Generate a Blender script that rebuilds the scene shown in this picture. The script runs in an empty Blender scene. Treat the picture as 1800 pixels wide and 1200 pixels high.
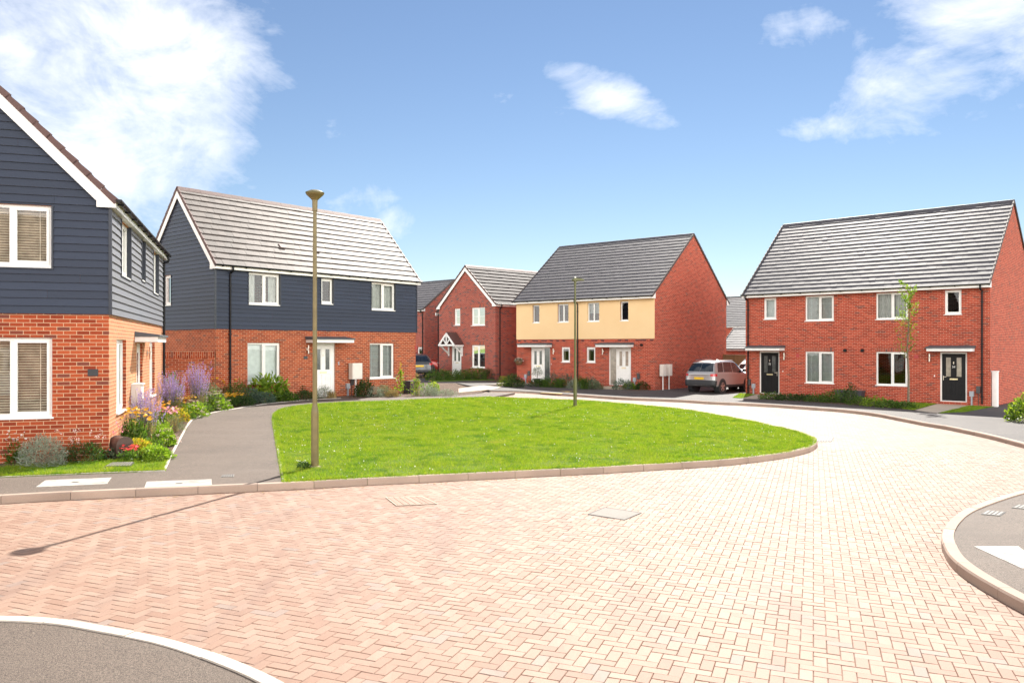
import bpy, math, random
import numpy as np
from mathutils import Vector, Matrix

SC = bpy.context.scene
COL = SC.collection
R = random.Random(11)
F_PX, HOR, CAM_H = 1380.0, 608.0, 2.4


# ------------------------------------------------------------------ ground shape
def _ss(t):
    t = np.clip(t, 0, 1)
    return t * t * (3 - 2 * t)


def gz(x, y=0.0):
    """height of the road surface: the estate falls gently to the right and rises a little at the back left"""
    r = -0.0115 * np.clip(x, -25.0, 40.0) + 0.17 * _ss((np.asarray(y) - 19.0) / 10.0) * _ss((3.0 - np.asarray(x)) / 7.0)
    return float(r) if np.ndim(r) == 0 else r


def at(u, v, off=0.0):
    """survey point: where the sight line through a photo pixel meets the ground (+off)"""
    Y = 20.0
    for _ in range(60):
        X = (u - 900.0) / F_PX * Y
        Y += .6 * (F_PX * (CAM_H - off - gz(X, Y)) / (v - HOR) - Y)
    return ((u - 900.0) / F_PX * Y, Y)


def spline(pts, n=6, closed=False):
    P = [np.array(p, float) for p in pts]
    out = []
    m = len(P)
    rng = range(m) if closed else range(m - 1)
    for i in rng:
        p1, p2 = P[i], P[(i + 1) % m]
        p0 = P[(i - 1) % m] if (closed or i > 0) else 2 * p1 - p2
        p3 = P[(i + 2) % m] if (closed or i + 2 < m) else 2 * p2 - p1
        for k in range(n):
            t = k / n
            out.append(tuple(0.5 * ((2 * p1) + (p2 - p0) * t + (2 * p0 - 5 * p1 + 4 * p2 - p3) * t * t
                                    + (3 * p1 - p0 - 3 * p2 + p3) * t ** 3)))
    if not closed:
        out.append(tuple(P[-1]))
    return out


def resample(line, step):
    P = np.array(line)
    d = np.r_[0, np.cumsum(np.linalg.norm(np.diff(P, axis=0), axis=1))]
    n = max(2, int(round(d[-1] / step)) + 1)
    s = np.linspace(0, d[-1], n)
    return np.c_[np.interp(s, d, P[:, 0]), np.interp(s, d, P[:, 1])], s


def inside(px, py, poly):
    """points-in-polygon, arrays"""
    poly = np.array(poly)
    res = np.zeros(px.shape, bool)
    n = len(poly)
    j = n - 1
    for i in range(n):
        xi, yi = poly[i]
        xj, yj = poly[j]
        c = ((yi > py) != (yj > py)) & (px < (xj - xi) * (py - yi) / (yj - yi + 1e-12) + xi)
        res ^= c
        j = i
    return res


# ------------------------------------------------------------------ objects
def tag(o, label=None, cat=None, group=None, kind=None):
    if label: o['label'] = label
    if cat: o['category'] = cat
    if group: o['group'] = group
    if kind: o['kind'] = kind
    return o


def empty(name, loc=(0, 0, 0), rz=0.0, label=None, cat=None, group=None):
    o = bpy.data.objects.new(name, None)
    o.empty_display_size = 0.3
    COL.objects.link(o)
    o.location = loc
    o.rotation_euler = (0, 0, rz)
    return tag(o, label, cat, group)


def copy_tree(o, parent=None):
    c = o.copy()
    COL.objects.link(c)
    if parent is not None: c.parent = parent
    for ch in [q for q in bpy.data.objects if q.parent == o]:
        copy_tree(ch, c)
    return c


def link_mesh(name, me, mats, parent=None, smooth=False):
    for m in (mats if isinstance(mats, (list, tuple)) else [mats]):
        me.materials.append(m)
    if smooth:
        me.shade_smooth()
    o = bpy.data.objects.new(name, me)
    COL.objects.link(o)
    if parent is not None: o.parent = parent
    return o


class MB:
    """collects faces with metre-scaled UVs, then links them as one mesh"""

    def __init__(s):
        s.v, s.f, s.uv, s.mi = [], [], [], []

    def face(s, pts, uv=None, mi=0):
        b = len(s.v)
        pts = [tuple(map(float, p)) for p in pts]
        s.v += pts
        s.f.append(tuple(range(b, b + len(pts))))
        if uv is None:
            n = np.cross(np.subtract(pts[1], pts[0]), np.subtract(pts[2], pts[0]))
            n = np.abs(n)
            if n[2] > n[0] and n[2] > n[1]: uv = [(p[0], p[1]) for p in pts]
            elif n[1] >= n[0]: uv = [(p[0], p[2]) for p in pts]
            else: uv = [(p[1], p[2]) for p in pts]
        s.uv.append(uv)
        s.mi.append(mi)

    def box(s, x0, x1, y0, y1, z0, z1, mi=0):
        a = [(x0, y0, z0), (x1, y0, z0), (x1, y1, z0), (x0, y1, z0), (x0, y0, z1), (x1, y0, z1), (x1, y1, z1), (x0, y1, z1)]
        for q in ((3, 2, 1, 0), (4, 5, 6, 7), (0, 1, 5, 4), (1, 2, 6, 5), (2, 3, 7, 6), (3, 0, 4, 7)):
            s.face([a[i] for i in q], mi=mi)

    def prism(s, poly, axis, t0, t1, mi=0):
        """polygon in the plane across axis, extruded from t0 to t1 (axis 0: poly is y,z; 1: x,z; 2: x,y)"""
        def P(p, t):
            return {0: (t, p[0], p[1]), 1: (p[0], t, p[1]), 2: (p[0], p[1], t)}[axis]
        s.face([P(p, t0) for p in poly], mi=mi)
        s.face([P(p, t1) for p in reversed(poly)], mi=mi)
        n = len(poly)
        for i in range(n):
            a, b = poly[i], poly[(i + 1) % n]
            s.face([P(a, t0), P(a, t1), P(b, t1), P(b, t0)], mi=mi)

    def tube(s, path, rad, seg=10, mi=0, caps=True):
        path = [np.array(p, float) for p in path]
        rads = rad if isinstance(rad, (list, tuple)) else [rad] * len(path)
        rings = []
        up = np.array((0.13, 0.21, 1.0))
        for i, p in enumerate(path):
            d = path[min(i + 1, len(path) - 1)] - path[max(i - 1, 0)]
            d = d / (np.linalg.norm(d) + 1e-12)
            ref = up if abs(d[2]) < 0.95 else np.array((1.0, 0.2, 0))
            a = np.cross(d, ref); a /= np.linalg.norm(a)
            b = np.cross(d, a)
            rings.append([p + rads[i] * (math.cos(t) * a + math.sin(t) * b) for t in [2 * math.pi * k / seg for k in range(seg)]])
        for i in range(len(rings) - 1):
            for k in range(seg):
                s.face([rings[i][k], rings[i][(k + 1) % seg], rings[i + 1][(k + 1) % seg], rings[i + 1][k]], mi=mi)
        if caps:
            s.face(rings[0][::-1], mi=mi)
            s.face(rings[-1], mi=mi)

    def lathe(s, prof, cx=0, cy=0, seg=20, mi=0):
        for i in range(len(prof) - 1):
            (r0, z0), (r1, z1) = prof[i], prof[i + 1]
            for k in range(seg):
                a, b = 2 * math.pi * k / seg, 2 * math.pi * (k + 1) / seg
                pts = [(cx + r0 * math.cos(a), cy + r0 * math.sin(a), z0), (cx + r0 * math.cos(b), cy + r0 * math.sin(b), z0),
                       (cx + r1 * math.cos(b), cy + r1 * math.sin(b), z1), (cx + r1 * math.cos(a), cy + r1 * math.sin(a), z1)]
                if r0 < 1e-6: pts = [pts[0], pts[2], pts[3]]
                elif r1 < 1e-6: pts = [pts[0], pts[1], pts[2]]
                s.face(pts, mi=mi)

    def build(s, name, mats, parent=None, smooth=False, weld=False):
        me = bpy.data.meshes.new(name)
        me.from_pydata(s.v, [], s.f)
        uvl = me.uv_layers.new(name='UVMap')
        flat = np.array([c for u in s.uv for p in u for c in p], np.float32)
        uvl.data.foreach_set('uv', flat)
        me.polygons.foreach_set('material_index', np.array(s.mi, np.int32))
        if weld:
            import bmesh
            bm = bmesh.new(); bm.from_mesh(me)
            bmesh.ops.remove_doubles(bm, verts=bm.verts, dist=1e-4)
            bmesh.ops.recalc_face_normals(bm, faces=bm.faces)
            bm.to_mesh(me); bm.free()
        me.update()
        return link_mesh(name, me, mats, parent, smooth)


def quads_mesh(name, V, mats, parent=None, mi=None, smooth=False):
    """V: (N,k,3) array of separate polygons with k corners"""
    V = np.asarray(V, np.float32)
    n, k = V.shape[0], V.shape[1]
    me = bpy.data.meshes.new(name)
    me.vertices.add(n * k)
    me.vertices.foreach_set('co', V.reshape(-1))
    me.loops.add(n * k)
    me.loops.foreach_set('vertex_index', np.arange(n * k, dtype=np.int32))
    me.polygons.add(n)
    me.polygons.foreach_set('loop_start', np.arange(0, n * k, k, dtype=np.int32))
    me.polygons.foreach_set('loop_total', np.full(n, k, np.int32))
    if mi is not None:
        me.polygons.foreach_set('material_index', np.asarray(mi, np.int32))
    me.update(calc_edges=True)
    return link_mesh(name, me, mats, parent, smooth)


def indexed_mesh(name, V, Fq, mats, parent=None, mi=None):
    V = np.asarray(V, np.float32); Fq = np.asarray(Fq, np.int32)
    n, k = Fq.shape
    me = bpy.data.meshes.new(name)
    me.vertices.add(len(V)); me.vertices.foreach_set('co', V.reshape(-1))
    me.loops.add(n * k); me.loops.foreach_set('vertex_index', Fq.reshape(-1))
    me.polygons.add(n)
    me.polygons.foreach_set('loop_start', np.arange(0, n * k, k, dtype=np.int32))
    me.polygons.foreach_set('loop_total', np.full(n, k, np.int32))
    if mi is not None: me.polygons.foreach_set('material_index', np.asarray(mi, np.int32))
    me.update(calc_edges=True)
    me.shade_flat()
    return link_mesh(name, me, mats, parent)


# ------------------------------------------------------------------ materials
class NT:
    def __init__(s, name):
        s.m = bpy.data.materials.new(name)
        s.m.use_nodes = True
        s.t = s.m.node_tree
        s.t.nodes.clear()
        s.out = s.n('ShaderNodeOutputMaterial')

    def n(s, t, **kw):
        o = s.t.nodes.new(t)
        for k, v in kw.items(): setattr(o, k, v)
        return o

    def l(s, a, b):
        s.t.links.new(a, b)

    def put(s, sock, v):
        if hasattr(v, 'is_linked') or hasattr(v, 'links'): s.l(v, sock)
        elif v is not None: sock.default_value = v

    def math(s, op, a, b=None, c=None, clamp=False):
        o = s.n('ShaderNodeMath', operation=op, use_clamp=clamp)
        s.put(o.inputs[0], a)
        if b is not None: s.put(o.inputs[1], b)
        if c is not None: s.put(o.inputs[2], c)
        return o.outputs[0]

    def noise(s, vec, scale, detail=3, rough=0.55, dim='3D'):
        o = s.n('ShaderNodeTexNoise', noise_dimensions=dim)
        if vec is not None: s.l(vec, o.inputs['Vector'])
        o.inputs['Scale'].default_value = scale
        o.inputs['Detail'].default_value = detail
        o.inputs['Roughness'].default_value = rough
        return o.outputs['Fac']

    def ramp(s, fac, stops, interp='LINEAR'):
        o = s.n('ShaderNodeValToRGB')
        cr = o.color_ramp
        cr.interpolation = interp
        while len(cr.elements) < len(stops): cr.elements.new(0.5)
        for e, (p, c) in zip(cr.elements, stops):
            e.position = p
            e.color = (c, c, c, 1) if isinstance(c, (int, float)) else (*c[:3], 1)
        s.put(o.inputs[0], fac)
        return o.outputs[0]

    def mix(s, fac, a, b, mode='MIX'):
        o = s.n('ShaderNodeMix', data_type='RGBA', blend_type=mode)
        s.put(o.inputs[0], fac)
        for i, v in ((6, a), (7, b)):
            if isinstance(v, tuple): o.inputs[i].default_value = (*v[:3], 1)
            else: s.l(v, o.inputs[i])
        return o.outputs[2]

    def pos(s):
        return s.n('ShaderNodeNewGeometry').outputs['Position']

    def uv(s):
        return s.n('ShaderNodeUVMap').outputs[0]

    def obj(s):
        return s.n('ShaderNodeTexCoord').outputs['Object']

    def island(s):
        return s.n('ShaderNodeNewGeometry').outputs['Random Per Island']

    def bump(s, h, strength=0.3, dist=0.01):
        o = s.n('ShaderNodeBump')
        o.inputs['Strength'].default_value = strength
        o.inputs['Distance'].default_value = dist
        s.l(h, o.inputs['Height'])
        return o.outputs[0]

    def pbr(s, col, rough=0.6, spec=0.5, metal=0.0, nrm=None, coat=0.0):
        o = s.n('ShaderNodeBsdfPrincipled')
        if isinstance(col, tuple): o.inputs['Base Color'].default_value = (*col[:3], 1)
        else: s.l(col, o.inputs['Base Color'])
        s.put(o.inputs['Roughness'], rough)
        o.inputs['Specular IOR Level'].default_value = spec
        o.inputs['Metallic'].default_value = metal
        o.inputs['Coat Weight'].default_value = coat
        if nrm is not None: s.l(nrm, o.inputs['Normal'])
        s.l(o.outputs[0], s.out.inputs[0])
        return o


MATS = {}


def simple(name, col, rough=0.5, spec=0.5, metal=0.0, coat=0.0, vary=0.08, scale=6.0):
    """plain finish with a little dirt and tone variation"""
    if name in MATS: return MATS[name]
    t = NT(name)
    nz = t.noise(t.obj(), scale, 4)
    d = tuple(c * (1 - vary * 1.6) for c in col)
    b = tuple(min(1, c * (1 + vary)) for c in col)
    c = t.ramp(nz, [(0.3, d), (0.65, b)])
    t.pbr(c, rough, spec, metal, None, coat)
    MATS[name] = t.m
    return t.m


def brick(name, tones, mortar, dark_share=0.06, dark=(0.09, 0.05, 0.05), rough=0.85, bscale=1.0):
    t = NT(name)
    uv = t.uv()
    # slightly wobbly coursing so that edges are not ruled lines
    b = t.n('ShaderNodeTexBrick', offset=0.5, offset_frequency=2, squash=1.0)
    t.l(uv, b.inputs['Vector'])
    b.inputs['Color1'].default_value = (0, 0, 0, 1)
    b.inputs['Color2'].default_value = (1, 1, 1, 1)
    b.inputs['Mortar'].default_value = (0.5, 0.5, 0.5, 1)
    b.inputs['Scale'].default_value = 1.0
    b.inputs['Mortar Size'].default_value = 0.0055
    b.inputs['Mortar Smooth'].default_value = 0.15
    b.inputs['Bias'].default_value = 0.0
    b.inputs['Brick Width'].default_value = 0.225 * bscale
    b.inputs['Row Height'].default_value = 0.075 * bscale
    tint = b.outputs['Color']
    n = len(tones)
    stops = [(dark_share * 0.5, dark), (dark_share, tones[0])] + [(dark_share + (1 - dark_share) * (i + 0.5) / n, c) for i, c in enumerate(tones)]
    col = t.ramp(tint, stops)
    big = t.noise(uv, 0.7, 3)
    col = t.mix(t.ramp(big, [(0.3, 0.0), (0.7, 0.35)]), col, t.mix(0.5, col, tones[1] if n > 1 else tones[0]))
    fine = t.noise(uv, 38, 4)
    col = t.mix(0.55, col, t.ramp(fine, [(0.25, 0.62), (0.75, 1.25)]), 'MULTIPLY')
    mort = t.mix(t.noise(uv, 12, 3), tuple(c * 0.8 for c in mortar), tuple(min(1, c * 1.15) for c in mortar))
    col = t.mix(b.outputs['Fac'], col, mort)
    # rain-splash dirt just over the ground and damp streaks, both marks of the wall itself
    h = t.math('ADD', t.math('MULTIPLY', b.outputs['Fac'], -1.0), t.math('MULTIPLY', fine, 0.35))
    t.pbr(col, rough, 0.3, 0, t.bump(h, 0.55, 0.008))
    return t.m


def leaf_mat(name, stops, rough=0.55, trans=0.45, tcol=None, spec=0.3):
    t = NT(name)
    isl = t.island()
    col = t.ramp(isl, stops)
    p = t.n('ShaderNodeBsdfPrincipled')
    t.l(col, p.inputs['Base Color'])
    p.inputs['Roughness'].default_value = rough
    p.inputs['Specular IOR Level'].default_value = spec
    tr = t.n('ShaderNodeBsdfTranslucent')
    tc = t.mix(1.0, col, tcol or (1.5, 1.6, 0.7), 'MULTIPLY')
    t.l(tc, tr.inputs[0])
    mx = t.n('ShaderNodeMixShader')
    mx.inputs[0].default_value = trans
    t.l(p.outputs[0], mx.inputs[1]); t.l(tr.outputs[0], mx.inputs[2])
    t.l(mx.outputs[0], t.out.inputs[0])
    return t.m


def glass_mat(name, tint=(0.9, 0.95, 0.95), refl=0.06):
    t = NT(name)
    fr = t.n('ShaderNodeFresnel'); fr.inputs[0].default_value = 1.52
    wob = t.noise(t.obj(), 0.9, 1)
    nb = t.bump(wob, 0.05, 0.05)
    gl = t.n('ShaderNodeBsdfGlossy'); gl.inputs['Roughness'].default_value = 0.015
    gl.inputs['Color'].default_value = (1, 1, 1, 1)
    t.l(nb, gl.inputs['Normal'])
    tp = t.n('ShaderNodeBsdfTransparent'); tp.inputs[0].default_value = (*tint, 1)
    f = t.math('MULTIPLY_ADD', fr.outputs[0], 0.95, refl, clamp=True)
    mx = t.n('ShaderNodeMixShader')
    t.l(f, mx.inputs[0]); t.l(tp.outputs[0], mx.inputs[1]); t.l(gl.outputs[0], mx.inputs[2])
    t.l(mx.outputs[0], t.out.inputs[0])
    return t.m
# ------------------------------------------------------------------ the materials of the place
M = {}
M['brick_orange'] = brick('brick_orange', [(0.23, 0.034, 0.012), (0.36, 0.060, 0.019), (0.43, 0.088, 0.030), (0.29, 0.045, 0.015)], (0.60, 0.40, 0.25), 0.06, (0.17, 0.05, 0.035))
_p = next(n for n in M['brick_orange'].node_tree.nodes if n.type == 'BSDF_PRINCIPLED')
_p.inputs['Sheen Weight'].default_value = .45; _p.inputs['Sheen Roughness'].default_value = .35; _p.inputs['Sheen Tint'].default_value = (1.0, .78, .42, 1)
M['brick_red'] = brick('brick_red', [(0.265, 0.034, 0.018), (0.41, 0.056, 0.028), (0.48, 0.080, 0.040), (0.33, 0.042, 0.021)], (0.60, 0.36, 0.25), 0.05, (0.17, 0.05, 0.04))
M['brick_dark'] = brick('brick_dark', [(0.24, 0.048, 0.034), (0.33, 0.058, 0.038), (0.38, 0.075, 0.048), (0.28, 0.052, 0.036)], (0.50, 0.34, 0.27), 0.16, (0.075, 0.045, 0.05))


def boards(name, col, sheen=0.0):
    t = NT(name)
    uv = t.uv()
    isl = t.island()
    mp = t.n('ShaderNodeMapping'); mp.inputs['Scale'].default_value = (1.5, 40, 1); t.l(uv, mp.inputs[0])
    grain = t.noise(mp.outputs[0], 2.5, 5, 0.6)
    c = t.ramp(isl, [(0.0, tuple(v * 0.86 for v in col)), (1.0, tuple(v * 1.12 for v in col))])
    c = t.mix(0.5, c, t.ramp(grain, [(0.3, 0.75), (0.7, 1.2)]), 'MULTIPLY')
    p = t.pbr(c, 0.55, 0.35, 0, t.bump(grain, 0.25, 0.003))
    p.inputs['Sheen Weight'].default_value = sheen; p.inputs['Sheen Roughness'].default_value = .4
    return t.m


M['clad'] = boards('slate_grey_board', (0.021, 0.030, 0.054), .40)
M['clad_trim'] = simple('slate_grey_trim', (0.019, 0.024, 0.037), 0.45)


def tiles(name, col, rough=0.5, spec=0.55, sheen=0.0):
    t = NT(name)
    isl = t.island()
    c = t.ramp(isl, [(0.0, tuple(v * 0.78 for v in col)), (0.5, col), (1.0, tuple(v * 1.25 for v in col))])
    p = t.obj()
    fine = t.noise(p, 60, 4)
    big = t.noise(p, 0.8, 5, .65)
    lich = t.noise(p, 7.0, 5, .7)
    c = t.mix(t.ramp(lich, [(0.60, 0.0), (0.72, 0.4)]), c, (0.19, 0.18, 0.15))
    c = t.mix(0.6, c, t.ramp(fine, [(0.3, 0.72), (0.7, 1.22)]), 'MULTIPLY')
    c = t.mix(0.5, c, t.ramp(big, [(0.3, 0.8), (0.7, 1.12)]), 'MULTIPLY')
    p = t.pbr(c, rough, spec, 0, t.bump(fine, 0.2, 0.004))
    p.inputs['Sheen Weight'].default_value = sheen; p.inputs['Sheen Roughness'].default_value = 0.45
    p.inputs['Sheen Tint'].default_value = (1.0, .93, .9, 1)
    return t.m


M['tile_brown'] = tiles('brown_grey_roof_tile', (0.092, 0.074, 0.065), 0.6, 0.32)
M['tile_matt'] = tiles('matt_brown_grey_roof_tile', (0.070, 0.062, 0.060), 0.75, 0.2)
M['tile_grey'] = tiles('slate_grey_roof_tile', (0.034, 0.029, 0.034), 0.60, 1.0, 0.12)
M['verge_brown'] = simple('brown_verge', (0.095, 0.045, 0.038), 0.6)
M['verge_grey'] = simple('grey_brown_verge', (0.075, 0.055, 0.048), 0.6)
M['upvc'] = simple('white_upvc', (0.80, 0.78, 0.74), 0.35, 0.5, vary=0.03)
M['white_paint'] = simple('white_gloss_paint', (0.80, 0.78, 0.75), 0.4, vary=0.04)
M['black_plastic'] = simple('black_plastic', (0.009, 0.009, 0.010), 0.4, 0.22)
M['black_door'] = simple('black_door_paint', (0.010, 0.0095, 0.0105), 0.45, 0.2)
M['dark_grey_felt'] = simple('dark_grey_canopy_lead', (0.075, 0.088, 0.10), 0.55)
M['chrome'] = simple('brushed_steel', (0.62, 0.58, 0.52), 0.28, metal=1.0)
M['brass'] = simple('pale_brass', (0.75, 0.66, 0.42), 0.3, metal=0.8)
M['grey_box'] = simple('grey_utility_plastic', (0.34, 0.36, 0.39), 0.5)
M['dark_box'] = simple('dark_meter_plastic', (0.06, 0.055, 0.055), 0.5)
M['cream_box'] = simple('cream_meter_box', (0.72, 0.67, 0.60), 0.45, vary=0.04)
M['red_plate'] = simple('red_plate', (0.42, 0.05, 0.045), 0.5)
M['plaque'] = simple('slate_plaque', (0.03, 0.032, 0.036), 0.4)
M['glass'] = glass_mat('window_glass', refl=0.0)
M['frosted'] = simple('frosted_dark_glass', (0.07, 0.075, 0.075), 0.12, 0.8, vary=0.25)
M['frosted_warm'] = simple('frosted_pale_glass', (0.30, 0.26, 0.21), 0.15, 0.8, vary=0.15)
M['blind_white'] = simple('white_blind', (0.66, 0.66, 0.64), 0.6, vary=0.06)
M['blind_wood'] = simple('oak_blind', (0.60, 0.46, 0.34), 0.5, vary=0.15)
M['curtain'] = simple('grey_curtain', (0.52, 0.50, 0.47), 0.8, vary=0.1)
M['curtain_warm'] = simple('warm_curtain', (0.55, 0.40, 0.28), 0.8, vary=0.12)
M['dark_room'] = simple('dim_room', (0.05, 0.048, 0.045), 0.9)


def render_wall():
    t = NT('cream_render')
    uv = t.uv()
    big = t.noise(uv, 0.6, 4)
    fine = t.noise(uv, 160, 3)
    c = t.ramp(big, [(0.3, (0.75, 0.52, 0.28)), (0.7, (0.79, 0.57, 0.32))])
    c = t.mix(0.35, c, t.ramp(fine, [(0.3, 0.85), (0.7, 1.1)]), 'MULTIPLY')
    t.pbr(c, 0.9, 0.2, 0, t.bump(fine, 0.35, 0.003))
    return t.m


M['cream'] = render_wall()


def tarmac(name, lo, hi, speck=(0.30, 0.27, 0.24)):
    t = NT(name)
    p = t.pos()
    f = t.noise(p, 62, 4, 0.8)
    f2 = t.noise(p, 150, 2, 0.6)
    b = t.noise(p, 0.55, 5, 0.6)
    st = t.n('ShaderNodeMapping'); st.inputs['Scale'].default_value = (0.25, 2.2, 1); t.l(p, st.inputs[0])
    streak = t.noise(st.outputs[0], 1.2, 4, 0.6)
    c = t.mix(t.ramp(b, [(0.3, 0.0), (0.7, 1.0)]), lo, hi)
    c = t.mix(0.8, c, t.ramp(f, [(0.40, 0.38), (0.60, 1.6)]), 'MULTIPLY')
    c = t.mix(t.ramp(f2, [(0.55, 0.0), (0.63, 0.7)]), c, speck)
    c = t.mix(t.ramp(streak, [(0.5, 0.0), (0.75, 0.18)]), c, (0.2, 0.17, 0.145))
    h = t.math('ADD', f, t.math('MULTIPLY', f2, 0.5))
    t.pbr(c, 0.8, 0.35, 0, t.bump(h, 0.7, 0.006))
    return t.m


M['tarmac'] = tarmac('weathered_tarmac', (0.080, 0.060, 0.048), (0.114, 0.086, 0.068), (0.27, 0.22, 0.17))
M['tarmac_dark'] = tarmac('dark_tarmac', (0.055, 0.05, 0.049), (0.080, 0.072, 0.068), (0.18, 0.155, 0.135))


def conc(name, col, isl=True, scale=25):
    t = NT(name)
    p = t.pos()
    f = t.noise(p, scale * 5, 3, 0.65)
    b = t.noise(p, 1.7, 4)
    c = t.ramp(t.island(), [(0, tuple(v * 0.88 for v in col)), (1, tuple(min(1, v * 1.1) for v in col))]) if isl else t.ramp(b, [(0, col), (1, col)])
    c = t.mix(0.6, c, t.ramp(f, [(0.3, 0.75), (0.7, 1.2)]), 'MULTIPLY')
    c = t.mix(0.6, c, t.ramp(b, [(0.3, 0.78), (0.65, 1.08)]), 'MULTIPLY')
    t.pbr(c, 0.8, 0.35, 0, t.bump(f, 0.35, 0.004))
    return t.m


M['kerb'] = conc('kerb_concrete', (0.37, 0.275, 0.215))
M['edging'] = conc('edging_concrete', (0.50, 0.45, 0.39))
M['slab'] = conc('buff_paving_slab', (0.48, 0.40, 0.31))
M['chequer'] = conc('worn_chequer_plate', (0.21, 0.19, 0.165), False, 30)


def cover_conc():
    t = NT('pale_cover_concrete')
    p = t.pos()
    a = t.noise(p, 5, 5, 0.7); f = t.noise(p, 110, 3, 0.7); b = t.noise(p, 1.6, 3)
    c = t.ramp(a, [(0.3, (0.26, 0.235, 0.205)), (0.5, (0.40, 0.37, 0.33)), (0.75, (0.46, 0.43, 0.39))])
    c = t.mix(0.7, c, t.ramp(f, [(0.3, 0.7), (0.7, 1.25)]), 'MULTIPLY')
    c = t.mix(t.ramp(b, [(0.5, 0.0), (0.7, 0.35)]), c, (0.2, 0.17, 0.14))
    t.pbr(c, 0.8, 0.3, 0, t.bump(f, 0.5, 0.004))
    return t.m


M['white_conc'] = cover_conc()
M['tactile'] = conc('buff_tactile_slab', (0.62, 0.44, 0.17))


def block():
    t = NT('red_block_paver')
    p = t.pos()
    isl = t.island()
    c = t.ramp(isl, [(0.0, (0.280, 0.180, 0.127)), (0.3, (0.305, 0.205, 0.147)), (0.75, (0.330, 0.230, 0.168)), (0.95, (0.345, 0.250, 0.187)), (0.97, (0.30, 0.235, 0.19)), (1.0, (0.265, 0.21, 0.17))])
    f = t.noise(p, 120, 3, 0.7)
    b = t.noise(p, 0.28, 4)
    c = t.mix(0.55, c, t.ramp(f, [(0.3, 0.78), (0.7, 1.2)]), 'MULTIPLY')
    c = t.mix(0.5, c, t.ramp(b, [(0.3, (0.93, 0.89, 0.88)), (0.7, (1.05, 1.05, 1.03))]), 'MULTIPLY')
    st = t.n('ShaderNodeMapping'); st.inputs['Rotation'].default_value = (0, 0, .35); st.inputs['Scale'].default_value = (1.6, .22, 1); t.l(p, st.inputs[0])
    tr = t.noise(st.outputs[0], 1.1, 5, 0.65)
    c = t.mix(t.ramp(tr, [(0.50, 0.0), (0.66, 0.45)]), c, (0.20, 0.135, 0.105))
    sp = t.noise(p, 3.3, 4, 0.7)
    c = t.mix(t.ramp(sp, [(0.66, 0.0), (0.74, 0.45)]), c, (0.17, 0.13, 0.11))
    c = t.mix(1.0, c, (.94, .89, .90), 'MULTIPLY')
    t.pbr(c, 0.70, 0.30, 0, t.bump(f, 0.3, 0.003))
    return t.m


M['block'] = block()
M['joint'] = conc('joint_sand', (0.19, 0.125, 0.095), False, 14)


def soil():
    t = NT('bark_mulch')
    p = t.pos()
    v = t.n('ShaderNodeTexVoronoi'); v.inputs['Scale'].default_value = 38; t.l(p, v.inputs['Vector'])
    c = t.ramp(v.outputs['Color'], [(0.2, (0.05, 0.03, 0.02)), (0.5, (0.13, 0.08, 0.055)), (0.9, (0.26, 0.19, 0.14))])
    b = t.noise(p, 30, 4)
    c = t.mix(0.6, c, t.ramp(b, [(0.3, 0.6), (0.7, 1.2)]), 'MULTIPLY')
    t.pbr(c, 0.9, 0.2, 0, t.bump(v.outputs['Distance'], 0.8, 0.03))
    return t.m


M['soil'] = soil()


def turf():
    t = NT('turf')
    p = t.pos()
    a = t.noise(p, 1.1, 5, 0.65)
    f = t.noise(p, 45, 4, 0.7)
    c = t.ramp(a, [(0.3, (0.075, 0.135, 0.012)), (0.55, (0.11, 0.175, 0.018)), (0.75, (0.17, 0.20, 0.035))])
    c = t.mix(0.7, c, t.ramp(f, [(0.3, 0.45), (0.7, 1.3)]), 'MULTIPLY')
    t.pbr(c, 0.85, 0.2, 0, t.bump(f, 0.8, 0.03))
    return t.m


M['turf'] = turf()


def grass():
    t = NT('grass_blade')
    p = t.pos()
    isl = t.island()
    c = t.ramp(isl, [(0.0, (0.065, 0.150, 0.006)), (0.45, (0.148, 0.266, 0.009)), (0.8, (0.232, 0.338, 0.016)), (0.93, (0.31, 0.33, 0.04)), (1.0, (0.40, 0.37, 0.11))])
    patch = t.noise(p, 0.9, 5, 0.65)
    c = t.mix(t.ramp(patch, [(0.36, 0.0), (0.66, 0.75)]), c, t.mix(0.55, c, (0.28, 0.31, 0.035)))
    dk = t.noise(p, 2.6, 3, 0.6)
    c = t.mix(t.ramp(dk, [(0.52, 0.0), (0.66, 0.75)]), c, (0.055, 0.145, 0.010))
    dry = t.noise(p, 1.7, 6, 0.7)
    c = t.mix(t.ramp(dry, [(0.58, 0.0), (0.70, 0.7)]), c, (0.36, 0.33, 0.07))
    pr = t.n('ShaderNodeBsdfPrincipled'); t.l(c, pr.inputs['Base Color'])
    pr.inputs['Roughness'].default_value = 0.5; pr.inputs['Specular IOR Level'].default_value = 0.25
    tr = t.n('ShaderNodeBsdfTranslucent'); t.l(t.mix(1.0, c, (1.5, 1.5, 0.8), 'MULTIPLY'), tr.inputs[0])
    mx = t.n('ShaderNodeMixShader'); mx.inputs[0].default_value = 0.42
    t.l(pr.outputs[0], mx.inputs[1]); t.l(tr.outputs[0], mx.inputs[2]); t.l(mx.outputs[0], t.out.inputs[0])
    return t.m


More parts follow.
